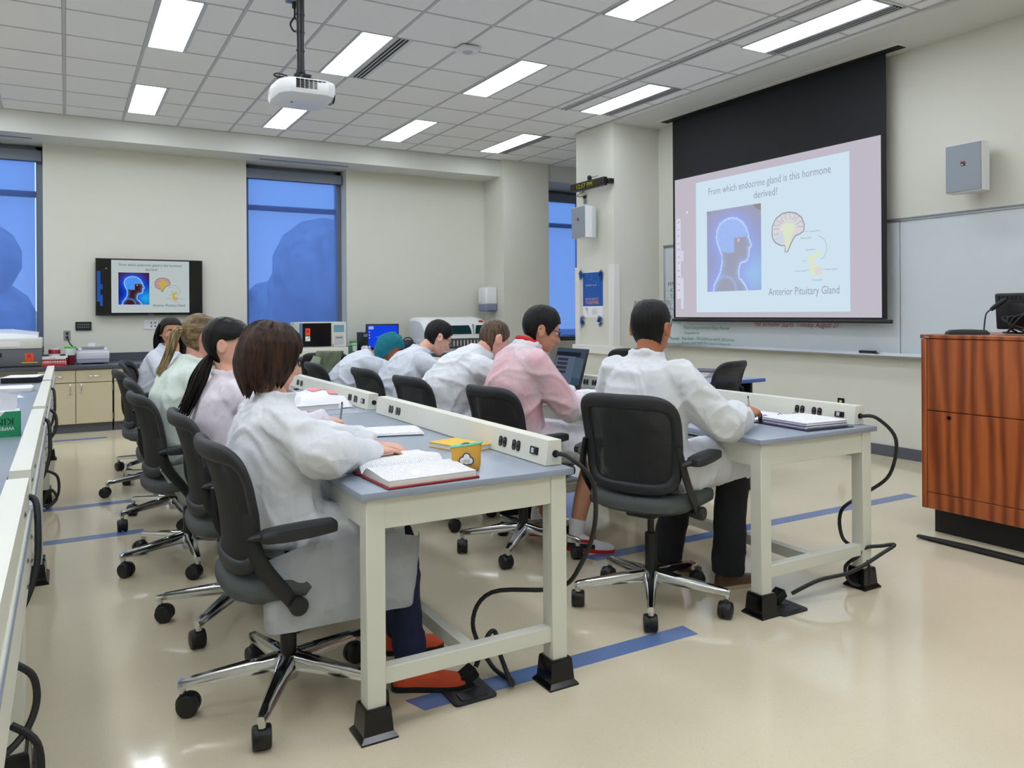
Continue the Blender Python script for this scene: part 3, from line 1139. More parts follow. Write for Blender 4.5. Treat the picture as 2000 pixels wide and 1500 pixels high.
def make_chair(x, y, face, base_rot, dz, label, group='black mesh office chairs', seed=0, caster_a=None):
    """face: heading of the sitter in degrees; base_rot: heading of one star leg"""
    t = thing('office_chair', label, 'chair', (x, y, 0), math.radians(face), group)
    g = random.Random(seed + 11)
    put('base_hub', CH['hub'], t)
    for k in range(5):
        a = math.radians(base_rot - face + 72 * k)
        lg = put('base_leg', CH['leg'], t, None, (0, 0, a))
        c = put('caster', CH['caster'], lg, (.336, 0, 0), (0, 0, (g.random() - .5) * 5.0))
        c.location = (.336 - .020 * math.cos(c.rotation_euler.z), -.020 * math.sin(c.rotation_euler.z), 0)
    put('column', CH['column'], t, (0, 0, dz * .6))
    z = (0, 0, dz)
    put('seat', CH['seat'], t, z)
    put('seat_pan', CH['pan'], t, z)
    b = put('backrest_frame', CH['back'], t, z)
    put('mesh_panel', CH['panel'], b)
    for k in 'LR':
        put('arm_support', CH['sup' + k], t, z)
        put('armrest', CH['arm' + k], t, z)
        put('tilt_knob', CH['knob' + k], t, z)
    put('height_lever', CH['lever'], t, z)
    return t


CHAIRS = [  # x, y, facing, base heading, lift, label
    (.655, 2.700, 3, 171, 0.0, 'office chair of the bob-haired woman in the foreground'),
    (.656, 3.524, 0, 159, 0.0, 'office chair of the woman with the low black ponytail'),
    (.562, 4.471, 6, 198, 0.0, 'office chair of the blonde woman'),
    (.600, 5.430, 0, 203, 0.0, 'empty office chair just beyond the blonde woman'),
    (.580, 6.400, 4, 195, 0.0, 'empty office chair just before the woman turning round'),
    (.670, 7.200, -12, 150, .02, 'office chair of the woman turning round'),
    (2.277, 2.737, 23, 230, .05, 'office chair of the man with goggles on his head'),
    (2.185, 3.709, 8, 154, .01, 'office chair of the man with the red collar'),
    (2.080, 4.560, 6, 190, .01, 'office chair of the man with short brown hair'),
    (2.080, 5.400, 4, 170, .01, 'office chair of the bespectacled man bending over his work'),
    (1.960, 6.240, 2, 200, .01, 'office chair of the woman in the teal headscarf'),
    (2.300, 7.720, 62, 180, .02, 'empty office chair with an olive jacket over its back'),
    (4.225, 4.430, 108, 150, .03, 'empty office chair at the blue-edged desk'),
    (5.080, 6.450, 60, 150, .03, 'office chair half hidden behind the goggled man, near the pillar'),
]
for i, c in enumerate(CHAIRS):
    make_chair(*c, seed=i)

# ================================================================== COUNTER ALONG THE WINDOW WALL
CZ = .748
ct = thing('worktop', 'dark grey worktop running along the window wall', 'counter', (2.0, 10.35, 0))
MB().box((-6.5, -.45, CZ - .036), (3.68, .436, CZ), .003).build('slab', 'counter', ct)
MB().box((-6.5, .42, CZ), (3.68, .436, CZ + .10), .002).build('backsplash', 'counter', ct)


def cabinet(x0, x1, label, n=2):
    t = thing('base_cabinet', label, 'cabinet', (x0, 9.93, 0), group='tan base cabinets')
    w = x1 - x0
    MB().box((.001, .022, .10), (w - .001, .82, CZ - .037)).build('carcass', 'cab', t)
    MB().box((0, .07, 0), (w, .82, .10)).build('toe_kick', 'base', t)
    dw = w / n
    for k in range(n):
        a, b = k * dw + .004, (k + 1) * dw - .004
        d = MB().box((a, .0, .565), (b, .022, .700), .002).build('drawer', 'cab', t)
        cx = (a + b) / 2
        m = MB().tube([(cx - .055, .0, .632), (cx - .05, -.025, .632), (cx + .05, -.025, .632), (cx + .055, 0, .632)], .005, 8, 3)
        m.build('handle', 'chrome', d)
        d = MB().box((a, .0, .106), (b, .022, .556), .002).build('door', 'cab', t)
        hx = b - .05 if k % 2 == 0 else a + .05
        MB().tube([(hx, .0, .44), (hx, -.025, .445), (hx, -.025, .545 - .10 + .09), (hx, 0, .54)], .005, 8, 3).build('handle', 'chrome', d)
        if k % 2 == 1:
            for z in (.17, .50):
                MB().cyl((b + .004, -.004, z - .035), (b + .004, -.004, z + .035), .006, n=8).build('hinge', 'steel', d)
    return t


cx = -.275
ends = [(-3.6, -2.87, 'tan base cabinet far left under the window wall counter'), (-2.87, -2.14, 'tan base cabinet hidden behind the left tables'), (-.275, .456, 'tan base cabinet below the desktop printer'), (.470, 1.20, 'tan base cabinet below the wall display'), (1.20, 1.93, 'tan base cabinet left of the middle window'),
        (1.93, 2.66, 'tan base cabinet below the microplate reader'), (2.66, 3.39, 'tan base cabinet behind the olive jacket chair'), (3.39, 4.12, 'tan base cabinet below the blue-lit monitor'), (4.12, 4.85, 'tan base cabinet below the white analyser'), (4.85, 5.60, 'tan base cabinet beside the wall column')]
for a, b, lab in ends:
    cabinet(a, b, lab)

# ================================================================== PODIUM
pd = thing('podium', 'cherry wood podium with black plinth at the right edge', 'podium', (4.41, 2.80, 0), math.radians(1.5))
MB().box((.0, -1.25, .145), (.80, .0, 1.145), .004).build('carcass', 'wood', pd)
MB().box((.05, -1.20, 0), (.76, -.03, .15), .003).build('plinth', 'toe', pd)
MB().box((-.022, -1.27, 1.143), (.83, .012, 1.166), .004).build('podium_top', 'wood', pd)
MB().box((-.020, -1.235, .725), (.0, -.030, 1.140), .002).build('front_panel', 'wood', pd)
dr = MB().box((-.020, -1.235, .245), (.0, -.030, .720), .002).build('door', 'wood', pd)
MB().box((-.020, -1.235, .147), (.0, -.030, .242), .002).build('kick_panel', 'wood', pd)
MB().box((-.024, -.028, .147), (.30, .004, 1.14), .003).build('corner_post', 'wood', pd)
MB().cyl((-.021, -.16, .690), (-.026, -.16, .690), .011, n=16).build('lock', 'blk_gloss', dr)
MB().box((-.0235, -.045, 1.147), (-.0215, -.018, 1.154)).build('maker_plate', 'alu', pd)
m = MB()
m.tube([(-.02, .0, 0), (0, -.28, 0), (.01, -.6, 0), (.02, -1.0, 0)], [.02, .035, .035, .03], 10, 5, flat=.4)
o = tag(m.build('cable_cover', 'blk_rub'), 'flat black cable cover curving round the podium foot', 'cable cover')
o.location = (4.27, 2.74, .012)
# gooseneck microphone
mc = thing('desk_microphone', 'black gooseneck desk microphone on the podium', 'microphone', (4.56, 2.63, 1.166), math.radians(-50))
m = MB()
m.loft([[(x * s, y * s, z) for x, y in ((-.10, -.045), (.10, -.045), (.115, 0), (.10, .045), (-.10, .045), (-.115, 0))] for s, z in ((1, 0), (1, .012), (.85, .026), (.3, .030))])
m.build('microphone_base', 'blk_soft', mc, 50)
MB().tube([(.085, 0, .02), (.09, 0, .08), (.10, 0, .125), (.13, 0, .15)], .004, 8, 4).build('gooseneck', 'blk_soft', mc)
MB().tube([(.12, 0, .142), (.14, 0, .16), (.185, 0, .196), (.198, 0, .206)], [.010, .013, .013, .007], 12, 2).build('microphone_head', 'blk_rub', mc)
# monitor seen from behind
mo = thing('computer_monitor', 'back of a black computer monitor at the right edge', 'monitor', (4.80, 2.30, 1.166), math.radians(8))
MB().box((-.02, -.27, .03), (.02, .27, .24), .01, 2, mtx=RY(-.12)).build('housing', 'blk_soft', mo)
MB().box((-.045, -.20, .05), (-.015, .20, .19), .012, 2, mtx=RY(-.12)).build('rear_cover', 'blk', mo)
m = MB()
for k in range(22):
    y = .245 - .022 * k
    m.box((-.024, y - .004, .205), (-.016, y + .004, .228), mtx=RY(-.12))
m.build('vent_slots', 'dark_gap', mo)
MB().lathe([(.11, 0), (.11, .01), (.03, .02), (.03, .10)], n=24).build('monitor_stand', 'blk', mo)
MB().box((-.075, -.02, .01), (-.03, .07, .14), .006).build('cable_hub', 'blk', mo)
cm = MB()
for k in range(4):
    cm.tube([(-.05, .06 + .02 * k, .15 - .02 * k), (-.09, .12 + .03 * k, .10), (-.10, .17, .03 + .01 * k), (-.06, .20 - .05 * k, .012), (.0, .24, .010)], .006, 8, 4)
cm.build('cables', 'cord', mo)

# ================================================================== BLUE-EDGED DESK
dk = thing('instructor_desk', 'blue-edged desk below the whiteboard', 'desk', (4.55, 5.02, 0), math.radians(4))
MB().box((-.62, -.40, .712), (.56, .38, .742), .008, 2).build('desktop_edge', 'blue_desk', dk)
MB().box((-.60, -.385, .741), (.545, .365, .7435)).build('desktop', 'desk_top', dk)
for x in (-.56, .47):
    MB().box((x - .015, -.32, 0), (x + .015, .32, .712), .002).build('side_panel', 'blk', dk)
MB().box((-.55, .2, .25), (.46, .22, .712)).build('modesty_panel', 'blk', dk)

# ================================================================== WALL WITH SCREEN
def onwall(y, z, x=6.384):
    """lettering frame on the screen wall: reading direction -Y"""
    return basis((x, y, z), (0, -1, 0), (0, 0, 1))


wbd = thing('whiteboard', 'long whiteboard with green and red handwriting behind the screen', 'whiteboard', (6.39, 4.27, .90))
MB().box((-.004, 0.004, .02), (.008, 3.105, 1.20), .001).build('board_panel', 'wb', wbd)
MB().box((-.004, -3.10, .02), (.008, -0.004, 1.20), .001).build('board_panel', 'wb', wbd)
m = MB()
m.box((-.016, -3.12, 1.19), (.009, 3.12, 1.222), .003).box((-.016, 3.10, 0), (.009, 3.122, 1.22), .003)
m.build('board_frame', 'alu', wbd)
MB().box((-.022, -3.12, 1.205), (-.012, 3.12, 1.215)).build('map_rail', 'grey_plastic', wbd)
m = MB()
pf = [(.008, -.005), (.008, .03), (-.012, .03), (-.020, .012), (-.075, .010), (-.080, .016), (-.084, .008), (-.078, -.005)]
m.loft([[(x, -3.12, z) for x, z in pf], [(x, 3.12, z) for x, z in pf]])
m.build('marker_tray', 'alu', wbd)
M['ink_green'] = mat('marker_green', (30, 140, 105), 0.6)
M['ink_red'] = mat('marker_red', (170, 40, 52), 0.6)
M['ink_black'] = mat('marker_black', (60, 66, 74), 0.6)
L0 = V((6.39, 4.27, .90))


def scrawl(txt, y0, y1, z, ink, h=.075):
    me = text_mesh(txt, h, 'LEFT', 0, .25)
    xs = [v.co.x for v in me.vertices]
    k = (y0 - y1) / (max(xs) - min(xs))
    for v in me.vertices:   # uneven hand
        v.co.x *= k
        v.co.y *= .95
        v.co.y += .010 * noise.noise(V((v.co.x * 7, z * 9, 0)))
    me.transform(T(*(-L0)) @ onwall(y0, z, 6.3845))
    me.materials.clear()
    me.materials.append(M[ink])
    put('handwriting', me, wbd)


scrawl('Fall Semester Starts  Tuesday August 27', 5.95, 4.90, 1.150, 'ink_red', .075)
scrawl('Tuesday', 7.30, 7.10, 1.165, 'ink_green', .06)
scrawl('Final (Comprehensive) Exam Review', 7.046, 6.311, 1.105, 'ink_green', .058)
scrawl('Competencies', 7.046, 6.787, 1.045, 'ink_green', .05)
scrawl('Thursday', 7.301, 7.13, .970, 'ink_green', .055)
scrawl('Final Exam - 100 questions worth 200 points', 7.082, 6.243, .975, 'ink_green', .058)
scrawl('Resume / Cover letter Due - Finish Competencies', 7.083, 6.297, .930, 'ink_green', .045)
scrawl('What', 7.335, 7.16, 1.62, 'ink_black', .085)
scrawl('- Ko', 7.345, 7.19, 1.545, 'ink_green', .08)
scrawl('- Test', 7.345, 7.14, 1.462, 'ink_green', .08)
er = thing('whiteboard_eraser', 'black eraser lying on the whiteboard tray', 'eraser', (6.345, 4.565, .911))
MB().box((-.022, -.075, 0), (.022, .075, .014), .002).build('felt_pad', 'grey_plastic', er)
MB().box((-.024, -.078, .012), (.024, .078, .034), .006, 2).build('eraser_grip', 'blk', er)

# projection screen
sc = thing('projection_screen', 'pull-down projection screen showing a slide about a hormone', 'screen', (6.27, 5.70, 1.21))
MB().box((-.0012, -1.385, .02), (.0012, 1.39, 2.362)).build('black_fabric', 'screen_black', sc, angle=0)
m = MB()
m.tube([(-.002, -1.43, .0), (-.002, 1.42, .0)], .017, 12)
m.build('bottom_bar', 'blk', sc)
MB().box((-.004, 1.40, -.012), (.004, 1.425, .004)).build('bar_tag', 'sticker_white', sc)


class FlatArt:
    """flat shapes laid on a plane; local x right, y up, z out of the surface"""
    def __init__(self, mtx, parent, off):
        self.m, self.p, self.off = mtx, parent, off

    def P(self, x, y, lay):
        return self.m @ V((x, y, lay * self.off))

    def poly(self, name, pts, lay, mt):
        mb = MB()
        f = mb.bm.faces.new([mb.bm.verts.new(self.P(x, y, lay)) for x, y in pts])
        bmesh.ops.triangulate(mb.bm, faces=[f])
        me = bpy.data.meshes.new(name)
        mb.bm.to_mesh(me)
        mb.bm.free()
        me.materials.append(mt)
        return put(name, me, self.p)

    def rect(self, name, x0, y0, x1, y1, lay, mt):
        return self.poly(name, [(x0, y0), (x1, y0), (x1, y1), (x0, y1)], lay, mt)

    def lines(self, name, strokes, w, lay, mt):
        mb = MB()
        for pts in strokes:
            vs = []
            for i, (x, y) in enumerate(pts):
                a, b = pts[max(i - 1, 0)], pts[min(i + 1, len(pts) - 1)]
                dx, dy = b[0] - a[0], b[1] - a[1]
                q = math.hypot(dx, dy) or 1
                nx, ny = -dy / q * w / 2, dx / q * w / 2
                vs.append((mb.bm.verts.new(self.P(x + nx, y + ny, lay)), mb.bm.verts.new(self.P(x - nx, y - ny, lay))))
            for (a, b), (c, d) in zip(vs, vs[1:]):
                mb.bm.faces.new((a, b, d, c))
        me = bpy.data.meshes.new(name)
        mb.bm.to_mesh(me)
        mb.bm.free()
        me.materials.append(mt)
        return put(name, me, self.p)

    def text(self, txt, x, y, w, size, lay, mt, align='CENTER', name='lettering'):
        me = text_mesh(txt, size, 'LEFT')
        xs = [v.co.x for v in me.vertices]
        x0, x1 = min(xs), max(xs)
        k = w / (x1 - x0) if w else 1.0
        for v in me.vertices:
            v.co.x = (v.co.x - x0) * k
        ww = (x1 - x0) * k
        dx = {'CENTER': -ww / 2, 'LEFT': 0, 'RIGHT': -ww}[align]
        me.transform(self.m @ T(x + dx, y, lay * self.off))
        me.materials.clear()
        me.materials.append(mt)
        return put(name, me, self.p)


HEADP = [(490, 940), (500, 890), (530, 850), (562, 805), (577, 745), (576, 690), (556, 650), (532, 605), (523, 560), (531, 510), (560, 470), (610, 447), (670, 438), (728, 449), (775, 476), (809, 516), (827, 556), (832, 583), (846, 615), (860, 640), (849, 650), (834, 655), (838, 672), (833, 685), (837, 700), (829, 712), (828, 728), (812, 742), (788, 746), (760, 750), (746, 770), (738, 810), (742, 850), (768, 872), (800, 905), (820, 940)]
HEADP = [((x - 428) / 517, (y - 370) / 570) for x, y in HEADP]


def seg_d(px, py, a, b):
    dx, dy = b[0] - a[0], b[1] - a[1]
    t = max(0, min(1, ((px - a[0]) * dx + (py - a[1]) * dy) / (dx * dx + dy * dy + 1e-12)))
    return math.hypot(px - a[0] - t * dx, py - a[1] - t * dy)


def head_colour(u, v):
    ins = False
    n = len(HEADP)
    d = 9
    for i in range(n):
        a, b = HEADP[i], HEADP[(i + 1) % n]
        if (a[1] > v) != (b[1] > v) and u < (b[0] - a[0]) * (v - a[1]) / (b[1] - a[1]) + a[0]:
            ins = not ins
        if i < n - 1:
            d = min(d, seg_d(u, v * 1.1, (a[0], a[1] * 1.1), (b[0], b[1] * 1.1)))

    def mixc(a, b, t):
        t = max(0, min(1, t))
        return tuple(x + (y - x) * t for x, y in zip(a, b))
    if d < .010:
        return (.45, .75, 1.0)
    if ins:
        base = (.055, .008, .006)
        br = math.hypot((u - .45) / .30, (v - .33) / .21)
        if br < 1 and not (u > .52 and v > .36):
            s = noise.noise(V((u * 26, v * 26, 0))) * .25
            base = mixc((.06, .22, .85), (.10, .38, .95), .5 + s * 2)
        if math.hypot(u - .60, v - .40) < .022:
            base = (.8, .25, .02)
        sx = math.hypot((u - .33) / .22, (v - .99) / .17)
        g = math.exp(-d / .035) * .8 + (.7 * math.exp(-abs(sx - 1) / .08) if v > .72 else 0)
        return mixc(base, (.05, .40, 1.0), g)
    base = mixc((.06, .012, .004), (.004, .012, .22), (v - .05) / .35)
    cy = math.exp(-(((u - .86) / .28) ** 2 + ((v - .8) / .25) ** 2))
    base = mixc(base, (.02, .42, .75), cy)
    return mixc(base, (.015, .11, .95), math.exp(-d / .10) * .95)


def attr_emis(name, strength):
    t = NT(name)
    at = t.add('ShaderNodeAttribute', attribute_name='Col')
    e = t.add('ShaderNodeEmission')
    e.inputs[1].default_value = strength
    t.l.new(at.outputs['Color'], e.inputs[0])
    t.l.new(e.outputs[0], t.out.inputs[0])
    return t.m


def slide(art, w, h, pal, wash, res, strength):
    """the lecture slide, x 0..w, y 0..-h"""
    E_ = {k: emis(pal['name'] + '_' + k, c, strength) for k, c in pal.items() if k != 'name'}
    art.rect('slide_page', 0, -h, w, 0, 1, E_['page'])
    art.text('From which endocrine gland is this hormone', .5 * w, -.112 * h, .80 * w, .075 * h, 2, E_['text'])
    art.text('derived?', .507 * w, -.195 * h, .157 * w, .075 * h, 2, E_['text'])
    art.text('Anterior Pituitary Gland', .733 * w, -.885 * h, .42 * w, .075 * h, 2, E_['text'])
    # head picture
    x0, x1, y0, y1 = .087 * w, .477 * w, -.235 * h, -.845 * h
    me = bpy.data.meshes.new('head_picture')
    nx, ny = res, int(res * 1.1)
    vs, fs, cs = [], [], []
    for j in range(ny + 1):
        for i in range(nx + 1):
            u, v = i / nx, j / ny
            vs.append(art.P(x0 + (x1 - x0) * u, y0 + (y1 - y0) * v, 2))
            c = head_colour(u, v)
            cs.append(tuple(a * (1 - wash) + b * wash for a, b in zip(c, (.62, .68, .88) if not (v < .16 and c[0] > c[2]) else (.55, .50, .48))) + (1,))
    for j in range(ny):
        for i in range(nx):
            a = j * (nx + 1) + i
            fs.append((a, a + 1, a + nx + 2, a + nx + 1))
    me.from_pydata(vs, [], fs)
    at = me.color_attributes.new('Col', 'FLOAT_COLOR', 'POINT')
    for i, c in enumerate(cs):
        at.data[i].color = c
    me.materials.append(attr_emis(pal['name'] + '_picture', strength))
    put('head_picture', me, art.p)
    # brain section
    def q(x, y):
        return ((x - 312) / 1328 * w, -(y - 150) / 935 * h)
    brain = [(1040, 580), (1045, 530), (1075, 485), (1125, 460), (1180, 455), (1240, 468), (1285, 500), (1305, 545), (1300, 585), (1270, 600), (1235, 608), (1215, 630), (1195, 660), (1170, 705), (1150, 705), (1152, 665), (1110, 660), (1070, 640), (1048, 615)]
    art.poly('brain_diagram', [q(x, y) for x, y in brain], 2, E_['brain'])
    art.lines('brain_outline', [[q(x, y) for x, y in brain + brain[:1]]], .006 * w, 3, E_['line'])
    g = random.Random(5)
    st = []
    for k in range(11):
        a = math.radians(195 - k * 19)
        pts = []
        for r in range(4):
            rr = 1.0 - .13 * r
            pts.append(q(1175 + 125 * rr * math.cos(a) + g.uniform(-9, 9), 560 - 100 * rr * math.sin(a) + g.uniform(-6, 6)))
        st.append(pts)
    art.lines('gyri', st, .0035 * w, 3, E_['line2'])
    art.poly('corpus_callosum', [q(x, y) for x, y in [(1110, 565), (1125, 535), (1170, 522), (1220, 535), (1232, 560), (1205, 560), (1190, 585), (1205, 600), (1195, 640), (1170, 700), (1158, 700), (1165, 640), (1168, 600), (1150, 570)]], 4, E_['yellow'])
    art.poly('cerebellum', [q(x, y) for x, y in [(1060, 612), (1080, 590), (1120, 585), (1145, 605), (1145, 645), (1110, 650), (1078, 638)]], 4, E_['brain2'])
    gl = [(1325, 740), (1345, 728), (1362, 745), (1390, 742), (1405, 712), (1428, 715), (1425, 745), (1390, 755), (1358, 762), (1375, 795), (1420, 805), (1445, 825), (1435, 860), (1400, 870), (1365, 860), (1342, 830), (1348, 800), (1340, 770)]
    art.poly('gland_diagram', [q(x, y) for x, y in gl], 2, E_['yellow'])
    art.poly('gland_lobe', [q(x, y) for x, y in [(1390, 815), (1425, 812), (1443, 830), (1432, 858), (1400, 866), (1385, 845)]], 3, E_['brain'])
    arc = [q(1400 + 75 * math.cos(a), 700 - 75 * math.sin(a)) for a in [math.radians(80 - 12 * k) for k in range(13)]]
    art.lines('arrow_arc', [arc, [q(1340, 828), q(1320, 828)], [q(1445, 828), q(1462, 828)], [q(1310, 590), q(1335, 592)], [q(1275, 628), q(1290, 628)]], .0025 * w, 3, E_['line2'])
    for txt, x, y, ww in (('Hypothalamus', 1385, 597, 80), ('Pituitary gland', 1318, 634, 78), ('Hypothalamus', 1352, 708, 75), ('Stalk', 1303, 775, 26), ('Posterior pituitary', 1278, 836, 88), ('Anterior pituitary', 1508, 836, 88), ('Pituitary gland', 1402, 896, 76)):
        X, Y = q(x, y)
        art.text(txt, X, Y, ww / 1328 * w, .018 * h, 3, E_['text'], name='caption')


# what the projector throws on the fabric
MB().box((-.0028, -1.333, .035), (-.0012, 1.355, 1.652)).build('projected_area', emis('projected_grey', (196, 190, 202), .95), sc, angle=0)
slide(FlatArt(T(*(-V(sc.location))) @ onwall(6.70, 2.778, 6.267), sc, .0006), 2.015, 1.478,
      dict(name='beam', page=(206, 226, 240), text=(152, 160, 176), brain=(216, 214, 218), brain2=(204, 214, 226), line=(150, 150, 160), line2=(172, 176, 186), yellow=(218, 228, 200)), .52, 84, 1.0)
pa = FlatArt(T(*(-V(sc.location))) @ onwall(7.03, 2.40, 6.267), sc, .0006)
tb = emis('beam_toolbar', (212, 212, 228), 1.0)
tk = emis('beam_toolbar_icons', (160, 166, 190), 1.0)
pa.rect('toolbar', .0, -.94, .072, 0, 1, tb)
pa.rect('toolbar', .075, -.50, .115, -.38, 1, tb)
pa.rect('toolbar', .068, -1.06, .115, -.70, 1, tb)
for k in range(11):
    pa.lines('toolbar_icon', [[(.02, -.05 - .08 * k), (.05, -.03 - .08 * k - .02 * (k % 2))]], .012, 2, tk)
pa.poly('pointer', [(.175, .085), (.175, .045), (.205, .055)], 2, emis('beam_pointer', (236, 236, 244), 1.0))

# ================================================================== WALL DISPLAY
tv = thing('wall_display', 'flat black wall display repeating the slide', 'television', (.922, 10.70, 1.655))
MB().box((-.608, 0, -.347), (.608, .05, .350), .006, 2).build('housing', 'blk', tv)
MB().box((-.25, .045, -.2), (.25, .09, .2)).build('wall_bracket', 'blk', tv)
MB().box((-.598, -.0015, -.325), (.598, .001, .340)).build('screen_glass', 'blk_gloss', tv)
MB().box((-.03, -.003, -.341), (.03, .0, -.336)).build('maker_mark', 'grey_plastic', tv)
tva = FlatArt(basis((-.438, -.0025, .332), (1, 0, 0), (0, 0, 1)), tv, .0005)
slide(tva, .886, .648, dict(name='display', page=(186, 196, 196), text=(70, 74, 80), brain=(196, 158, 148), brain2=(184, 150, 150), line=(84, 62, 64), line2=(130, 116, 116), yellow=(190, 176, 62)), .0, 60, .92)
tbar = emis('display_toolbar', (44, 92, 178), .8)
tva.rect('toolbar', -.155, -.51, -.118, -.14, 1, tbar)
tva.rect('toolbar', -.116, -.36, -.094, -.30, 1, tbar)
tva.rect('toolbar', -.125, -.565, -.094, -.43, 1, tbar)
tva.poly('pointer', [(-.058, -.095), (-.058, -.112), (-.047, -.108)], 2, emis('display_pointer', (230, 230, 236), .9))

# ================================================================== SPEAKERS, CLOCK, POSTER
M['grille'] = mat('speaker_grille', (142, 150, 158), 0.55, vary=.05, vscale=500)


def speaker(loc, rz, label):
    t = thing('wall_speaker', label, 'speaker', loc, rz, 'wall speakers')
    # faces local -X; y across, depth towards +X
    m = MB()
    f = [(-.145, -.19), (.145, -.19), (.145, .19), (-.145, .19)]
    b = [(-.085, -.185), (.085, -.185), (.085, .185), (-.085, .185)]
    m.loft([[(0, y, z) for y, z in f], [(.10, y, z) for y, z in f], [(.20, y, z) for y, z in b]])
    m.build('cabinet', 'white_plastic', t, 25)
    MB().box((-.008, -.14, -.185), (.001, .14, .185), .003).build('grille', 'grille', t)
    MB().box((-.0105, -.018, .012), (-.008, .018, .05)).build('badge', 'blk_gloss', t)
    lettering('JBL', .016, basis((-.0112, .014, .018), (0, -1, 0), (0, 0, 1)), 'sticker_white', t)
    MB().box((-.0108, -.018, .041), (-.0104, .018, .05)).build('badge_stripe', 'red_bright', t)
    MB().box((.19, -.035, -.06), (.255, .035, .06), .004).build('bracket', 'lt_grey_plastic', t)
    return t


speaker((6.145, 3.565, 2.43), 0, 'grey and white wall speaker to the right of the screen')
speaker((5.445, 7.87, 2.41), 0, 'grey and white wall speaker on the pillar under the clock')

ck = thing('led_clock', 'black LED message clock reading 12:57 PM on the pillar', 'clock', (5.60, 7.88, 2.878))
MB().box((-.03, -.355, -.050), (.03, .355, .050), .004).build('housing', 'blk', ck)
MB().box((-.0325, -.335, -.036), (-.029, .335, .036)).build('display_window', mat('led_window', (46, 34, 22), .2), ck)
lettering('12:57 PM', .075, basis((-.0335, .22, -.026), (0, -1, 0), (0, 0, 1)), 'amber', ck, widen=1.25)
MB().box((.02, -.40, -.03), (.10, -.34, .03), .006).build('bracket', 'blk', ck)
MB().box((.02, .30, -.03), (.10, .34, .03), .006).build('bracket', 'blk', ck)
MB().sph((.0, -.03, .085), (.03, .03, .03), 14, 8).box((-.02, -.055, .045), (.02, -.005, .07), .004).build('camera_eye', 'blk', ck)
MB().cyl((0, -.06, .08), (.0, -.20, .085), .004, n=8).build('antenna', 'blk', ck)
wo = thing('wall_outlet', 'steel outlet plate with plug below the LED clock', 'outlet', (5.697, 8.08, 2.735))
MB().box((-.006, -.035, -.057), (.003, .035, .057), .002).build('plate', 'steel', wo)
MB().box((-.03, -.015, .01), (-.004, .015, .04), .003).tube([(-.03, 0, .03), (-.06, .05, .035), (-.05, .11, .05), (-.03, .06, .08), (-.05, -.04, .085), (-.06, .02, .11)], .004, 6, 4).build('plug', 'blk_rub', wo)

ps = thing('poster', 'blue poster with orange lettering hung on the pillar', 'poster', (5.697, 7.93, 1.245))
MB().box((-.0015, -.21, 0), (.001, .21, .565)).build('poster_sheet', 'paper', ps)
MB().box((-.0025, -.21, .140), (-.001, .21, .560)).build('poster_print', 'blue_poster', ps)


def onposter(y, z):
    return basis((-.0032, y, z), (0, -1, 0), (0, 0, 1))


lettering('WE GET RESULTS', .040, onposter(.155, .215), 'poster_orange', ps, widen=.90)
lettering('TOGETHER.', .056, onposter(.155, .165), 'poster_orange', ps, widen=.98)
lettering('THE LAB BEHIND THE TEAM', .018, onposter(.145, .395), 'sticker_white', ps)
m = MB()
g = random.Random(2)
for k in range(26):
    y, z = .12 - .05 * (k % 6), .27 + .26 * g.random()
    m.box((-.0032, y, z), (-.0026, y + .003, z + .012 + .02 * g.random()))
m.build('poster_dots', mat('poster_dots', (120, 190, 200), .5), ps)
m = MB()
for k in range(4):
    m.box((-.003, .02, .095 - .018 * k), (-.0012, -.10 + .015 * (k % 2), .099 - .018 * k))
for k in range(6):
    m.box((-.003, .11, .11 - .015 * k), (-.0012, .16 - .012 * k, .118 - .015 * k))
m.build('poster_small_print', 'grey_plastic', ps)
rlab = ['blue foil rosette at the upper left poster corner', 'blue foil rosette at the upper right poster corner', 'blue foil rosette below the left poster corner', 'blue foil rosette below the right poster corner']
for k, (y, z) in enumerate(((8.15, 1.775), (7.735, 1.765), (8.13, 1.195), (7.755, 1.205))):
    g = random.Random(k)
    m = MB()
    for i in range(16):
        a = g.random() * 2 * PI
        c = V((-.02 * g.random(), .035 * math.cos(a) * g.random(), .06 * math.sin(a) * g.random()))
        rr = .012 + .008 * g.random()
        m.tube([c + V((.3 * rr * math.sin(b * 2), rr * math.cos(b), rr * math.sin(b))) for b in [2 * PI * j / 7 for j in range(8)]], .0035, 5)
    o = m.build('foil_rosette', 'foil')
    o.location = (5.685, y, z)
    tag(o, rlab[k], 'rosette', 'foil rosettes around the poster')

# towel dispenser on the column
td = thing('towel_dispenser', 'white paper towel dispenser on the wall column', 'dispenser', (5.68, 10.50, 1.33))
MB().box((-.20, -.14, .10), (-.0, .14, .37), .035, 4).build('cover', 'white_plastic', td)
MB().box((-.195, -.138, .0), (-.0, .138, .13), .03, 3).build('lower_cover', mat('smoke_plastic', (126, 130, 158), .25), td)
MB().cyl((-.20, .06, .13), (-.205, .06, .13), .008, n=10).build('lock', 'grey_plastic', td)


def outlet(loc, nrm, label, plate='blk_gloss', face='yellowish'):
    t = thing('wall_outlet', label, 'outlet', loc, 0 if nrm == 'x' else -PI / 2 + PI)
    if nrm == 'y':
        t.rotation_euler = (0, 0, PI / 2)
    MB().box((-.005, -.036, -.058), (.002, .036, .058), .002).build('plate', plate, t)
    for z in (-.024, .024):
        MB().lathe([(.016, 0), (.016, .003), (0, .003)], mtx=T(-.005, 0, z) @ RY(-PI / 2), n=16).build('socket', face, t)
    return t


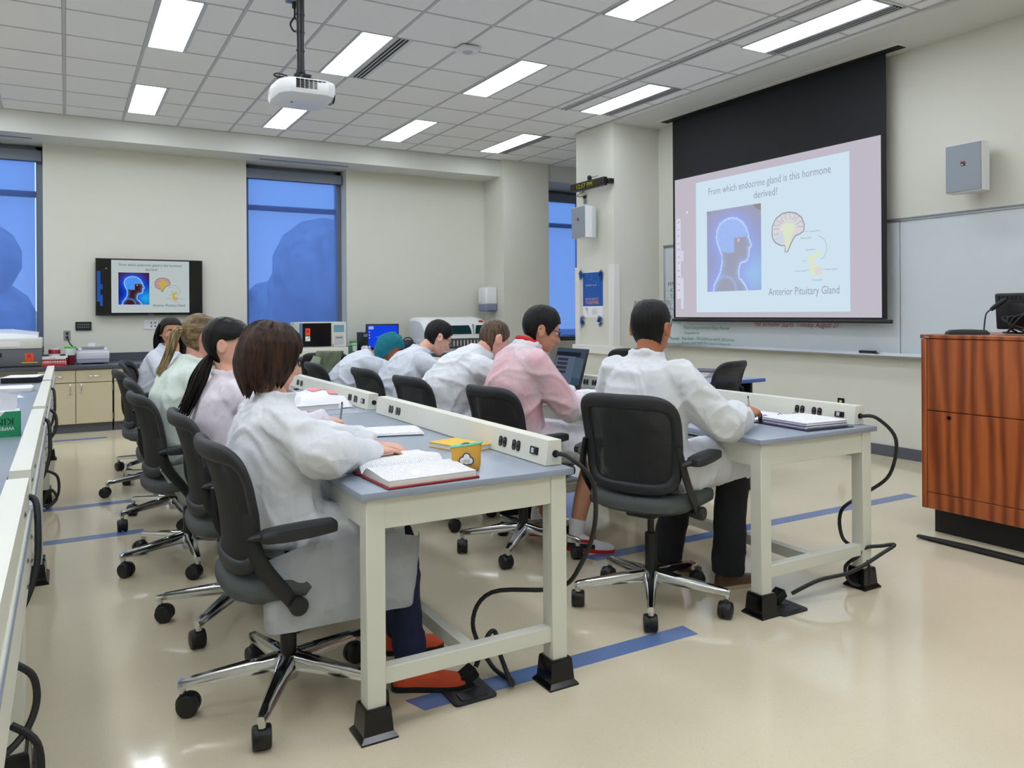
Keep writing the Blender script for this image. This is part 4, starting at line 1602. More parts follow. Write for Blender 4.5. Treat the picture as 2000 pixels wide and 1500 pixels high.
M['yellowish'] = mat('ivory_socket', (214, 200, 150), .4)
outlet((6.397, 4.89, .42), 'x', 'dark outlet plate low on the wall left of the podium')
o1 = outlet((.012, 10.787, 1.07), 'y', 'steel outlet plate with black plugs above the counter canister', 'steel', 'blk')
cord('appliance_cord', [(.015, 10.76, 1.07), (.02, 10.72, 1.03), (.05, 10.70, .96), (.12, 10.66, .90), (.16, 10.60, .86)], .007, 'black cord from the wall outlet down to the printer', group=None)
cp = thing('control_panel', 'dark control panel on the wall below the display', 'control panel', (.185, 10.787, 1.18))
MB().box((-.085, -.018, -.052), (.085, .002, .052), .004).build('housing', 'blk', cp)
m = MB()
for r in range(2):
    for k in range(6):
        m.box((-.065 + .022 * k, -.0195, .012 - .03 * r), (-.050 + .022 * k, -.017, .024 - .03 * r))
m.build('keypad', 'grey_plastic', cp)
cp = thing('switch_plate', 'white multi-jack plate on the wall under the display', 'wall plate', (.93, 10.787, 1.19))
MB().box((-.085, -.006, -.058), (.085, .002, .058), .002).build('plate', 'white_plastic', cp)
m = MB()
for k in (0, 1):
    for z in (-.022, .022):
        m.box((-.005 + .045 * k, -.0085, z - .012), (.012 + .045 * k, -.005, z + .012))
m.build('jacks', 'grey_plastic', cp)

# ================================================================== PROJECTOR, SENSOR
pj = thing('ceiling_projector', 'white projector hanging from the ceiling on a black pole', 'projector', (1.365, 5.20, 2.715))
pl = [(-.115, -.215), (.12, -.225), (.175, -.19), (.195, -.05), (.19, .17), (.13, .21), (-.13, .205), (-.175, .17), (-.19, .05), (-.18, -.13), (-.155, -.185)]


def ring(sc_, z, sh=0):
    return [(x * sc_, y * sc_ + sh, z) for x, y in pl]


MB().loft([ring(.86, .0), ring(.96, .012), ring(1.0, .035), ring(1.0, .085), ring(.95, .105), ring(.80, .118)]).build('body', 'white_plastic', pj, 32)
m = MB()
for r in range(8):
    for c in range(7):
        m.box((-.085 + .028 * c, -.222, .040 + .0075 * r), (-.062 + .028 * c, -.212, .0445 + .0075 * r))
m.build('vent_grille', 'dark_gap', pj)
MB().lathe([(.048, 0), (.048, .02), (.042, .045), (.030, .047), (.0, .04)], mtx=T(.17, -.02, .055) @ RY(PI / 2), n=24).build('lens', 'blk_gloss', pj)
MB().lathe([(.050, 0), (.054, .012), (.050, .02)], mtx=T(.182, -.02, .055) @ RY(PI / 2), n=24).build('lens_ring', 'grey_plastic', pj)
lettering('EPSON', .045, basis((-.187, .13, .045), (.05, -1, 0), (0, 0, 1)), 'grey_plastic', pj)
MB().lathe([(.008, 0), (.008, -.004)], c=(-.06, .0, .001), n=10).build('foot', 'blk', pj)
m = MB()
m.cyl((0, 0, .19), (0, 0, .89), .026, n=20)
for z in (.34, .46, .58):
    m.cyl((0, 0, z), (0, 0, z + .012), .029, n=20)
m.build('pole', 'blk', pj)
m = MB()
m.lathe([(.055, .165), (.05, .18), (.03, .20), (.03, .215)], n=20).box((-.03, -.16, .135), (.03, .16, .15), .004).box((-.15, -.025, .14), (.15, .025, .155), .004)
for a in (20, 110, 200, 290):
    d = V((math.cos(math.radians(a)), math.sin(math.radians(a)), 0))
    m.tube([d * .03 + V((0, 0, .15)), d * .11 + V((0, 0, .135)), d * .15 + V((0, 0, .112))], [.012, .011, .014], 8, 2)
m.lathe([(.07, .140), (.07, .155), (.03, .165)], n=20)
m.build('mount', 'blk', pj)
m = MB()
m.tube([(-.09, -.02, .16), (-.15, .0, .175), (-.17, .02, .165), (-.12, .01, .15)], .005, 6, 4)
m.build('safety_cable', 'cord', pj)
hk = thing('ceiling_power_box', 'small steel ceiling box with a dangling black loop beside the pole', 'electrical box', (1.46, 5.72, 3.60))
MB().box((-.06, -.035, -.012), (.06, .035, .004), .002).box((-.06, -.035, -.02), (0, .03, -.012)).build('box_plate', 'steel', hk)
MB().box((-.015, -.015, -.06), (.015, .015, -.015), .003).tube([(0, 0, -.05), (.0, 0, -.12), (-.03, 0, -.18), (0, 0, -.23), (.03, 0, -.18), (0, 0, -.12)], .007, 6, 5).build('cable_loop', 'cord', hk)
sn = thing('ceiling_sensor', 'white round-cornered occupancy sensor on the ceiling', 'sensor', (3.02, 6.02, 3.598))
MB().box((-.09, -.09, -.04), (.09, .09, .0), .03, 4).build('housing', 'white_plastic', sn)
MB().lathe([(.045, -.038), (.045, -.046), (.02, -.056), (0, -.058)], n=20).build('lens', 'lt_grey_plastic', sn)

# ================================================================== PEOPLE
def lerp(a, b, t):
    return a + (b - a) * t


def remeshed(mb, voxel, smooth, mt, name):
    """closed overlapping shapes -> one continuous surface"""
    me = mb.mesh(name, mt, 0)
    o = put(name, me)
    r = o.modifiers.new('r', 'REMESH')
    r.mode = 'VOXEL'
    r.voxel_size = voxel
    if smooth:
        s = o.modifiers.new('s', 'SMOOTH')
        s.factor = .5
        s.iterations = smooth
    dg = bpy.context.evaluated_depsgraph_get()
    me2 = bpy.data.meshes.new_from_object(o.evaluated_get(dg))
    bpy.data.objects.remove(o, do_unlink=True)
    bpy.data.meshes.remove(me)
    me2.name = name
    me2.shade_smooth()
    if not me2.materials:
        me2.materials.append(M[mt] if isinstance(mt, str) else mt)
    return me2


SKULL = [(.1125, -.006, .0, .004), (.108, -.04, .03, .032), (.097, -.062, .052, .050), (.078, -.083, .072, .064), (.05, -.097, .087, .074), (.02, -.100, .092, .0765), (0, -.097, .089, .076), (-.02, -.090, .088, .0745),
         (-.04, -.078, .088, .071), (-.06, -.058, .087, .066), (-.08, -.03, .085, .057), (-.098, .002, .080, .044), (-.109, .024, .073, .030), (-.1125, .035, .065, .018)]


def ring_pt(tab, phi, z):
    for a, b in zip(tab, tab[1:]):
        if a[0] >= z >= b[0]:
            t = (a[0] - z) / (a[0] - b[0])
            xb, xf, w = (lerp(a[i], b[i], t) for i in (1, 2, 3))
            break
    else:
        xb, xf, w = (tab[0] if z > tab[0][0] else tab[-1])[1:]
    cx, hx = (xb + xf) / 2, (xf - xb) / 2
    c, s = math.cos(phi), math.sin(phi)
    e = 2 / 2.25
    return V((cx + hx * math.copysign(abs(c) ** e, c), w * math.copysign(abs(s) ** e, s), z))


def head_into(mb, HM, sc=1.0, fem=False):
    n = 30
    rows = []
    zs = [r[0] for r in SKULL]
    for z in zs:
        rows.append([HM @ (ring_pt(SKULL, 2 * PI * i / n, z) * sc) for i in range(n)])
    mb.loft(rows)

    def S(c, r, rot=None):
        m_ = HM @ Matrix.Scale(sc, 4)
        if rot is not None:
            m_ = m_ @ T(*c) @ rot
            mb.sph((0, 0, 0), r, 12, 8, m_)
        else:
            mb.sph(c, r, 12, 8, m_)

    def tb(pts, r):
        mb.tube([HM @ (V(p) * sc) for p in pts], [q * sc for q in r], 8, 2)
    tb([(.080, 0, .012), (.094, 0, -.005), (.108, 0, -.025), (.113, 0, -.038), (.095, 0, -.048)], [.008, .009, .011, .0125, .008])
    for s in (-1, 1):
        S((.096, s * .012, -.042), (.012, .008, .009))
        S((.066, s * .040, -.030), (.026, .024, .022))
        S((.070, s * .032, .020), (.022, .030, .008))
        # ears
        ear = T(-.010, s * .083, -.012) @ RZ(s * .42) @ RY(-.15)
        mb.sph((0, 0, 0), (.019, .008, .032), 12, 8, HM @ Matrix.Scale(sc, 4) @ ear)
        mb.tube([HM @ (Matrix.Scale(sc, 4) @ (ear @ V(p))) for p in ((.010, s * .004, .018), (-.002, s * .010, .031), (-.017, s * .012, .018), (-.017, s * .011, -.008), (-.005, s * .006, -.030))], .0052 * sc, 7, 3)
    tb([(.074, -.024, -.067), (.089, -.010, -.066), (.091, 0, -.0665), (.089, .010, -.066), (.074, .024, -.067)], [.004, .007, .0075, .007, .004])
    tb([(.074, -.020, -.077), (.088, 0, -.078), (.074, .020, -.077)], [.004, .008, .004])
    S((.070, 0, -.099), (.017, .022, .014))


def hand_into(mb, w, d, pn, side, curl=.5, sc=1.0, pinch=False):
    """w wrist, d pointing direction, pn palm normal (towards what is held), side +1 thumb on the left of d seen from the back"""
    d = V(d).normalized()
    pn = V(pn)
    pn = (pn - d * pn.dot(d)).normalized()
    lat = pn.cross(d).normalized() * side
    w = V(w)
    rings = []
    for t, hw, th in ((-.03, .026, .020), (0, .027, .017), (.03, .035, .016), (.06, .041, .015), (.085, .040, .012), (.093, .036, .009)):
        rings.append([w + d * t * sc + lat * (math.cos(a) * hw * sc) + pn * (math.sin(a) * th * sc) for a in [2 * PI * i / 12 for i in range(12)]])
    mb.loft(rings)
    for k, (off, ln) in enumerate(((.030, .072), (.011, .080), (-.009, .075), (-.028, .060))):
        p = w + d * .083 * sc + lat * off * sc
        ang = .15 + curl * .25
        pts, rr = [p - d * .02 * sc, p], [.0095 * sc, .0095 * sc]
        dirv = d
        for j, fr in enumerate((.42, .33, .25)):
            ang_j = curl * (.65 + .15 * k * .3) if not (pinch and k < 2) else curl * .8
            dirv = (dirv * math.cos(ang_j) + pn * math.sin(ang_j)).normalized() if j == 0 else (Quaternion(d.cross(pn), ang_j * .9) @ dirv)
            p = p + dirv * ln * fr * sc
            pts.append(p)
            rr.append((.0088, .0082, .0068)[j] * sc)
        mb.tube(pts, rr, 8, 2)
    p = w + d * .02 * sc + lat * .028 * sc
    td = (d * .75 + lat * .65 + pn * .25).normalized()
    p1 = p + td * .045 * sc
    td2 = (td + d * .35 - lat * .25 + pn * (.4 + curl * .4)).normalized()
    p2 = p1 + td2 * .034 * sc
    p3 = p2 + (td2 + pn * .2 - lat * .15).normalized() * .026 * sc
    mb.tube([p - td * .015 * sc, p, p1, p2, p3], [.013 * sc, .0135 * sc, .0115 * sc, .0105 * sc, .0085 * sc], 8, 2)
    return w + d * .10 * sc + pn * .03 * sc


def ell(c, L, Fv, w, dp, n=24, e=2.4):
    out = []
    for i in range(n):
        a = 2 * PI * i / n
        ca, sa = math.cos(a), math.sin(a)
        out.append(c + L * (w * math.copysign(abs(ca) ** (2 / e), ca)) + Fv * (dp * math.copysign(abs(sa) ** (2 / e), sa)))
    return out


def spine_pts(pel, neck, F, slump):
    """pelvis -> neck with a rounded back"""
    P = []
    for t in (0, .2, .4, .6, .8, .92, 1.0):
        p = pel.lerp(neck, t) - F * (slump * math.sin(t * PI))
        P.append((t, p))
    return P


def torso_into(mb, pel, neck, F, L, k, slump, low=.07, wide=1.0, neckr=.062):
    sp = spine_pts(pel, neck, F, slump)
    prof = {0: (.185, .145), .2: (.182, .146), .4: (.178, .140), .6: (.182, .138), .8: (.172, .118), .92: (.112, .085), 1.0: (neckr, neckr)}
    rings = []
    tan0 = (sp[1][1] - sp[0][1]).normalized()
    rings.append(ell(sp[0][1] - tan0 * low, L, F, .165 * k * wide, .13 * k))
    for i, (t, p) in enumerate(sp):
        a, b = sp[max(i - 1, 0)][1], sp[min(i + 1, len(sp) - 1)][1]
        tan = (b - a).normalized()
        Fv = L.cross(tan).normalized() * -1
        w, d = prof[t]
        rings.append(ell(p, L, Fv, w * k * wide, d * k))
    mb.loft(rings)
    return sp


def wrinkle(me, amp, seed, stretch=(4.6, 4.6, 3.4), under=None):
    """crisp creases along warped cell borders plus soft billows"""
    off = V((seed * 7.3, seed * 3.1, seed * 1.7))
    nrm = [v.normal.copy() for v in me.vertices]
    for v, nn in zip(me.vertices, nrm):
        p = v.co + off
        q = V((p.x * stretch[0], p.y * stretch[1], p.z * stretch[2]))
        w = noise.noise_vector(q * .6)
        q = q + w * 1.1
        d = noise.voronoi(q)[0]
        d2 = noise.voronoi(q * 2.3 + V((4, 2, 8)))[0]
        ridge = math.exp(-(d[1] - d[0]) / .11)
        ridge2 = math.exp(-(d2[1] - d2[0]) / .16)
        soft = noise.noise(q * .9 + V((3, 9, 1)))
        v.co += nn * (amp * (1.35 * ridge + .50 * ridge2 + .9 * soft - .45))
    bm = bmesh.new()
    bm.from_mesh(me)
    for _ in range(1):
        bmesh.ops.smooth_vert(bm, verts=bm.verts, factor=.5, use_axis_x=True, use_axis_y=True, use_axis_z=True)
    bm.to_mesh(me)
    bm.free()
    me.update()


class Person:
    def __init__(s, label, root, heading, pel, neck, head, hdir, skin_, coat, k=1.0, fem=False, voxel=.0075, hs=None):
        s.root = V(root)
        s.t = thing('person', label, 'person', root, 0)
        a = math.radians(heading)
        s.F = V((math.cos(a), math.sin(a), 0))
        s.L = V((-math.sin(a), math.cos(a), 0))
        s.pel, s.neck, s.head = (V(p) - s.root for p in (pel, neck, head))
        s.k, s.fem, s.skin, s.coat, s.voxel = k, fem, skin_, coat, voxel
        s.hs = hs or (.96 if fem else 1.02)
        hy, hp, hr_ = (list(hdir) + [0])[:3]
        s.HM = T(*s.head) @ RZ(math.radians(hy)) @ RY(math.radians(hp)) @ RX(math.radians(hr_))
        s.body, s.cm = MB(), MB()
        head_into(s.body, s.HM, s.hs, fem)
        nb = s.HM @ (V((-.018, 0, -.055)) * s.hs)
        s.body.tube([nb, nb.lerp(s.neck, .5), s.neck - V((0, 0, .03))], [.050 * k, .051 * k, .058 * k] if not fem else [.044 * k, .045 * k, .052 * k], 14, 3)

    def W(s, p):
        return V(p) - s.root

    def build(s, elb, wri, knee, hands=None, slump=.03, sh_w=.150, sleeve=1.0, lap=1.0, drapes=(), wr=.010, seed=1, collar=True, under=None, lapdrop=0.0, shz=0.0, calf=None, puff=1.0, skirts=()):
        k = s.k
        sp = torso_into(s.cm, s.pel, s.neck, s.F, s.L, 1.0 * k, slump)
        torso_into(s.body, s.pel, s.neck - V((0, 0, .01)), s.F, s.L, .74 * k, slump, neckr=.058)
        top = s.pel.lerp(s.neck, .82) - s.F * (slump * math.sin(.82 * PI))
        for i, sg in enumerate((1, -1)):          # left, right
            sh = top + s.L * sg * sh_w * k + V((0, 0, shz))
            e, w = s.W(elb[i]), s.W(wri[i])
            u = sh.lerp(e, .5) + V((0, 0, -.01))
            f_ = e.lerp(w, .5)
            s.cm.tube([sh - s.L * sg * .06, sh, u, e, f_, w], [r * sleeve * k for r in (.066, .068, .070 * puff, .067 * puff, .058 * puff, .045)], 16, 5)
            s.body.tube([sh, u, e, f_, w], [r * k for r in (.044, .042, .038, .035, .026)], 12, 4)
            if hands and hands[i]:
                h = hands[i]
                hand_into(s.body, w, h[0], h[1], sg * h[2] if len(h) > 2 else sg, h[3] if len(h) > 3 else .5, (.92 if s.fem else 1.0) * k, len(h) > 4)
            hip = s.pel + s.L * sg * .095 * k + s.F * .02 + V((0, 0, -.01))
            kn = s.W(knee[i])
            end = hip.lerp(kn, lap)
            s.cm.tube([hip - s.F * .03, hip.lerp(end, .5) + V((0, 0, .012)), end], [.118 * k, .108 * k, .092 * k], 16, 4)
        if lap > .3:
            a0 = s.pel + s.F * .05
            kn = (s.W(knee[0]) + s.W(knee[1])) / 2
            e0 = s.pel.lerp(kn, lap * .95)
            wl = (s.W(knee[0]) - s.W(knee[1])).length
            ax = (e0 - a0).normalized()
            Lk = s.L
            up = Lk.cross(ax) * -1
            up = up if up.z > 0 else -up
            s.cm.loft([ell(a0, Lk, up, .15 * k, .09 * k, 20), ell(a0.lerp(e0, .5) + up * .012, Lk, up, (.13 + wl * .15) * k, .075 * k, 20), ell(e0, Lk, up, (.06 + wl * .5) * k, .060 * k, 20)])
        for dr in drapes:
            s.cm.loft([[s.W(p) for p in ring] for ring in dr])
        if collar:
            nd = (s.neck - sp[-3][1]).normalized()
            R = frame_of((nd + V((0, 0, .6))).normalized())
            c = s.neck + V((0, 0, .004))
            s.cm.tube([c + R @ V((.066 * k * math.cos(a), .066 * k * math.sin(a), .006)) for a in [2 * PI * i / 20 for i in range(21)]], .013, 8)
        if calf:
            for pts, rr in calf:
                s.body.tube([s.W(p) for p in pts], rr, 14, 4)
        me = remeshed(s.body, s.voxel, 2, s.skin, 'body')
        put('body', me, s.t)
        me = remeshed(s.cm, .0095, 5, s.coat, 'lab_coat')
        wrinkle(me, wr, seed)
        if under:
            at = me.attributes.new('under', 'FLOAT', 'POINT')
            for i, v in enumerate(me.vertices):
                at.data[i].value = under(v.co)
        s.coat_o = put('lab_coat', me, s.t)
        for i, (top, bot, nr) in enumerate(skirts):
            s.skirt(top, bot, nr, seed + i)
        return s

    def skirt(s, top, bot, nrm, seed):
        """hanging tail of the coat between two polylines"""
        mb = MB()
        nx, ny = 40, 18
        nrm = V(nrm).normalized()

        def at(line, u):
            f = u * (len(line) - 1)
            i = min(int(f), len(line) - 2)
            t = f - i
            g = lambda j: V(line[max(0, min(len(line) - 1, j))])
            a, b, c, d = g(i - 1), g(i), g(i + 1), g(i + 2)
            return .5 * ((2 * b) + (c - a) * t + (2 * a - 5 * b + 4 * c - d) * t * t + (3 * b - a - 3 * c + d) * t ** 3)
        rows = []
        for j in range(ny + 1):
            v = j / ny
            row = []
            for i in range(nx + 1):
                u = i / nx
                p_ = at(top, u).lerp(at(bot, u), v)
                f = .016 * math.sin(v * PI) + (.010 + .010 * v) * noise.noise(V((u * 5 + seed, v * 1.6, seed))) + .010 * math.exp(-abs(noise.noise(V((u * 3 + v * 2.2, v * 2 - u, seed + 5)))) / .08)
                row.append(mb.bm.verts.new(s.W(p_ + nrm * f)))
            rows.append(row)
        for a, b in zip(rows, rows[1:]):
            for i in range(nx):
                mb.bm.faces.new((a[i], a[i + 1], b[i + 1], b[i]))
        bmesh.ops.solidify(mb.bm, geom=list(mb.bm.faces), thickness=.005)
        mb.build('coat_tail', s.coat, s.coat_o, 70)

    # ---- face details
    def face(s, brow='brow_dark', eyes=True, closed=False):
        m = MB()
        for sg in (-1, 1):
            m.sph(s.HM @ (V((.077, sg * .032, .001)) * s.hs), .0125 * s.hs, 12, 8)
        m.build('eyes', 'eye_white', s.t)
        m = MB()
        for sg in (-1, 1):
            m.sph(s.HM @ (V((.0862, sg * .0325, -.001)) * s.hs), (.0045, .0055, .0055), 10, 6)
        m.build('irises', 'eye_dark', s.t)
        m = MB()
        for sg in (-1, 1):
            m.tube([s.HM @ (V(p) * s.hs) for p in ((.093, sg * .014, .020), (.091, sg * .032, .027), (.078, sg * .052, .023))], [.003, .004, .002], 6, 3)
        m.build('eyebrows', brow, s.t)
        m = MB()
        m.tube([s.HM @ (V(p) * s.hs) for p in ((.079, -.021, -.071), (.0945, 0, -.0705), (.079, .021, -.071))], [.003, .0055, .003], 6, 3)
        m.build('lips', 'lip', s.t)

    def glasses(s, mt='blk', r=.0018, z=.0):
        m = MB()
        H = s.HM @ Matrix.Scale(s.hs, 4)
        for sg in (-1, 1):
            pts = []
            for i in range(17):
                a = 2 * PI * i / 16
                pts.append(H @ V((.104 - .012 * abs(math.cos(a)) * (1 if math.cos(a) > 0 else 0), sg * (.034 + .025 * math.cos(a)), z + .017 * math.sin(a))))
            m.tube(pts, r, 6)
            m.tube([H @ V(p) for p in ((.094, sg * .058, z + .006), (.05, sg * .080, z + .008), (.0, sg * .087, z + .006), (-.03, sg * .086, z - .012))], r, 6, 3)
        m.tube([H @ V(p) for p in ((.104, -.010, z + .004), (.108, 0, z + .008), (.104, .010, z + .004))], r, 6, 2)
        m.build('glasses', mt, s.t)

    def cap_hair(s, zline, thick, mt, name='hair', tab=SKULL, jag=.006, amp=.003, nphi=84, ns=22, fr=9.0, push=.0, top=None):
        """shell of hair over the skull from the crown down to zline(phi in degrees)"""
        mb = MB()
        ztop = tab[0][0]
        c0 = V((-.004, 0, .015))
        H = s.HM @ Matrix.Scale(s.hs, 4)
        rows, inner = [], []
        for j in range(ns + 1):
            sj = j / ns
            row = []
            for i in range(nphi):
                ph = 2 * PI * i / nphi
                dg_ = math.degrees(ph)
                dg_ = dg_ - 360 if dg_ > 180 else dg_
                zl = zline(dg_) + jag * noise.noise(V((dg_ * .35, 3.1, s.root.x)))
                z = zl + (ztop - zl) * math.cos(sj * PI / 2) if ztop > zl else zl
                p = ring_pt(tab, ph, max(z, tab[-1][0]))
                d = (p - c0).normalized()
                th = thick(dg_, sj)
                st = noise.noise(V((math.cos(ph) * fr, math.sin(ph) * fr, sj * 1.4 + 7))) + .5 * noise.noise(V((math.cos(ph) * fr * 2.7, math.sin(ph) * fr * 2.7, sj * 2)))
                th += amp * st * min(1, sj * 4)
                p = p + d * th
                row.append(p)
            rows.append(row)
        edge = [p - (p - c0).normalized() * (.022) for p in rows[-1]]
        vr = [[mb.bm.verts.new(H @ p) for p in r] for r in rows + [edge]]
        for a, b in zip(vr, vr[1:]):
            for i in range(nphi):
                jn = (i + 1) % nphi
                mb.bm.faces.new((a[i], a[jn], b[jn], b[i]))
        bmesh.ops.remove_doubles(mb.bm, verts=vr[0], dist=.004)
        return mb.build(name, mt, s.t, 75)

    def strands(s, paths, mt, name, seed=1, n=20, spread=.03, r=.0055, taper=.35, wav=.006, world=True, grow=None):
        """a lock of hair: n tubes scattered round a centre path"""
        g = random.Random(seed)
        mb = MB()
        for pts in paths:
            pts = [s.W(p) if world else s.HM @ (V(p) * s.hs) for p in pts]
            m_ = len(pts)
            for q in range(n):
                a, rr = g.random() * 2 * PI, math.sqrt(g.random())
                ox, oy = math.cos(a) * rr, math.sin(a) * rr
                out, rad = [], []
                for i, p in enumerate(pts):
                    t = i / (m_ - 1)
                    d = (pts[min(i + 1, m_ - 1)] - pts[max(i - 1, 0)]).normalized()
                    R = frame_of(d, V((.3, .9, .1)))
                    w = spread * (grow(t) if grow else (.45 + .75 * math.sin(min(t * 1.25, 1) * PI * .75)))
                    out.append(p + R @ V((ox * w, oy * w, 0)) + V((g.uniform(-wav, wav), g.uniform(-wav, wav), g.uniform(-wav, wav) - (g.random() * .03 if i == m_ - 1 else 0))))
                    rad.append(r * (1 - (1 - taper) * max(0, t - .4) / .6))
                mb.tube(out, rad, 6, 4)
        return mb.build(name, mt, s.t, 75)

    def leg(s, hip, knee, ank, mt, name='trouser_leg', r=(.060, .066, .066, .058, .060)):
        hip, knee, ank = s.W(hip), s.W(knee), s.W(ank)
        mb = MB()
        mb.tube([hip, hip.lerp(knee, .6), knee, knee.lerp(ank, .5), ank], list(r), 18, 5)
        me = remeshed(mb, .012, 2, mt, name)
        wrinkle(me, .005, hip.x + 3, (10, 10, 7))
        put(name, me, s.t)

    def shoe(s, heel, toe, upper, sole, name='shoe', h=.085, high=.0, ln=None, accents=None):
        heel, toe = V(heel), V(toe)
        d = (toe - heel)
        n_ = d.length
        d.normalize()
        B = Matrix.Translation(s.W(heel)) @ Matrix(((d.x, -d.y, 0, 0), (d.y, d.x, 0, 0), (0, 0, 1, 0), (0, 0, 0, 1)))
        mb = MB()
        secs = []
        for t, hw, zt in ((0, .018, .060 + high), (.03, .030, h + high), (.15, .036, h + .012 + high), (.32, .036, h + .004), (.5, .040, h * .80), (.68, .045, h * .62), (.85, .042, h * .54), (.96, .028, h * .44), (1.0, .010, .030)):
            ring = []
            for q in range(14):
                a = 2 * PI * q / 14
                cz, sy = math.sin(a), math.cos(a)
                z = .016 + (zt - .016) * (max(0, cz) ** .7) if cz > 0 else .016
                ring.append(B @ V((t * n_, hw * math.copysign(abs(sy) ** .7, sy), z)))
            secs.append(ring)
        mb.loft(secs)
        o = mb.build(name, upper, s.t, 60)
        mb = MB()
        pts = []
        for t, hw in ((-.02, .012), (0, .026), (.06, .036), (.3, .036), (.5, .040), (.7, .047), (.88, .043), (.98, .026), (1.01, .008)):
            pts.append((t * n_, hw))
        poly = pts + [(x, -y) for x, y in pts[::-1]]
        mb.prism(poly, .0, .020, B)
        mb.build('sole', sole, o)
        if accents:
            for (t0, t1, z0, z1, mt) in accents:
                mb = MB()
                for sg in (-1, 1):
                    pl_ = []
                    for t in (t0, (t0 + t1) / 2, t1):
                        hw = .0365 + .011 * max(0, min(1, (t - .3) / .4))
                        hw = hw * (1 if t < .85 else .8)
                        pl_.append((t * n_, sg * hw))
                    mb.loft([[B @ V((x, y * (1.0 - .1 * (z - .02) / .08) + (sg * .002 if k_ else -sg * .004), z)) for x, y, z, k_ in ((pl_[i][0], pl_[i][1], z0, 0), (pl_[i][0], pl_[i][1], z0, 1), (pl_[i][0], pl_[i][1], z1, 1), (pl_[i][0], pl_[i][1], z1, 0))] for i in range(3)])
                mb.build('shoe_panel', mt, o)
        return o


def short_zl(front=.062, temple=.035, ear=.004, back=-.062, burn=-.02):
    def f(d):
        a = abs(d)
        if a < 38:
            return front
        if a < 58:
            return lerp(front, temple, (a - 38) / 20)
        if a < 74:
            return lerp(temple, burn, (a - 58) / 16)
        if a < 86:
            return lerp(burn, ear, (a - 74) / 12)
        if a < 102:
            return ear
        if a < 122:
            return lerp(ear, back, (a - 102) / 20)
        return back
    return f


def sheet(top, bot, nx=.012, nrm=(0, -1, 0)):
    """thick hanging cloth between two polylines, for the coat union: list of rings"""
    nrm = V(nrm).normalized() * nx
    rings = []
    for a, b in zip(top, bot):
        a, b = V(a), V(b)
        rings.append([a - nrm, a.lerp(b, .5) - nrm, b - nrm, b + nrm, a.lerp(b, .5) + nrm, a + nrm])
    return rings


# ---- woman in the foreground
p = Person('woman with a brown bob and glasses sitting in the foreground chair', (.60, 2.71, 0), 6, (.645, 2.71, .575), (.622, 2.725, 1.030), (.610, 2.745, 1.160), (9, 10), 'skin_fair', 'coat_white', .98, True, .0065)
tail = ([(.525, 2.56, .535), (.545, 2.515, .535), (.66, 2.475, .575), (.80, 2.465, .585), (.94, 2.475, .575), (1.045, 2.50, .545), (1.08, 2.57, .54)], [(.535, 2.53, .322), (.552, 2.478, .316), (.66, 2.462, .318), (.80, 2.455, .322), (.93, 2.460, .322), (1.015, 2.480, .322), (1.05, 2.56, .34)], (0, -1, 0))
p.build([(.82, 2.99, .82), (.725, 2.500, .855)], [(1.03, 2.86, .805), (.945, 2.665, .818)], [(1.02, 2.83, .55), (1.01, 2.585, .54)],
        hands=[((.8, -.6, -.05), (0, 0, -1), 1, .45), ((.9, .25, -.05), (0, 0, -1), 1, .35)], slump=.030, sh_w=.142, sleeve=1.06, lap=.98, skirts=[tail], wr=.012, seed=1, puff=1.12)
BOB = [(.134, -.012, .005, .006), (.130, -.045, .035, .038), (.118, -.072, .060, .060), (.095, -.098, .086, .083), (.06, -.116, .102, .097), (.02, -.124, .106, .100), (-.03, -.125, .098, .101), (-.07, -.112, .084, .095), (-.105, -.092, .066, .082), (-.135, -.074, .045, .066), (-.16, -.06, .03, .056)]


def bob_zl(d):
    a = abs(d)
    if a < 40:
        return .045
    if a < 58:
        return lerp(.045, -.085, (a - 40) / 18)
    if a < 110:
        return lerp(-.085, -.115, (a - 58) / 52)
    return lerp(-.115, -.145, (a - 110) / 70)


p.cap_hair(bob_zl, lambda d, sj: 0.0, 'hair_brown', tab=BOB, jag=.034, amp=.0075, nphi=140, ns=34, fr=9)
p.glasses('blk', .0026)
p.leg((.62, 2.62, .545), (1.00, 2.585, .515), (1.045, 2.555, .085), 'navy', r=(.060, .066, .070, .060, .056))
p.leg((.62, 2.80, .545), (1.02, 2.83, .525), (1.12, 2.83, .075), 'navy', r=(.060, .066, .070, .060, .056))
p.shoe((.985, 2.575, 0), (1.215, 2.455, 0), 'orange_shoe', 'blk_rub')
p.shoe((1.06, 2.86, 0), (1.28, 2.80, 0), 'orange_shoe', 'blk_rub')

# ---- woman with the low black ponytail
p = Person('woman with a low black ponytail and pale pink coat', (.60, 3.53, 0), 8, (.650, 3.53, .575), (.622, 3.555, 1.045), (.618, 3.585, 1.180), (-18, 12), 'skin_fair', 'coat_pink', .96, True)
p.build([(.78, 3.80, .80), (.80, 3.335, .815)], [(1.00, 3.72, .80), (1.005, 3.445, .830)], [(1.02, 3.66, .55), (1.02, 3.42, .55)],
        hands=[((.8, -.5, -.05), (0, 0, -1), 1, .4), ((.85, .45, -.05), (0, .3, -1), 1, .75)], slump=.03, sh_w=.142, sleeve=1.05, lap=.9, wr=.010, seed=2)
PULL = [(a, b - .006, c, d_ + .004) for a, b, c, d_ in SKULL]
p.cap_hair(short_zl(.066, .045, .020, -.080, .026), lambda d, sj: .008 + .008 * (abs(d) > 120) * math.sin(sj * PI), 'hair_black_up', tab=PULL, jag=.003, amp=.0008, fr=14)
p.strands([[(.545, 3.60, 1.13), (.520, 3.590, 1.085), (.495, 3.585, 1.03), (.470, 3.585, .97), (.435, 3.59, .905)]], 'hair_dark', 'ponytail', 3, 80, .030, .0038, wav=.003)
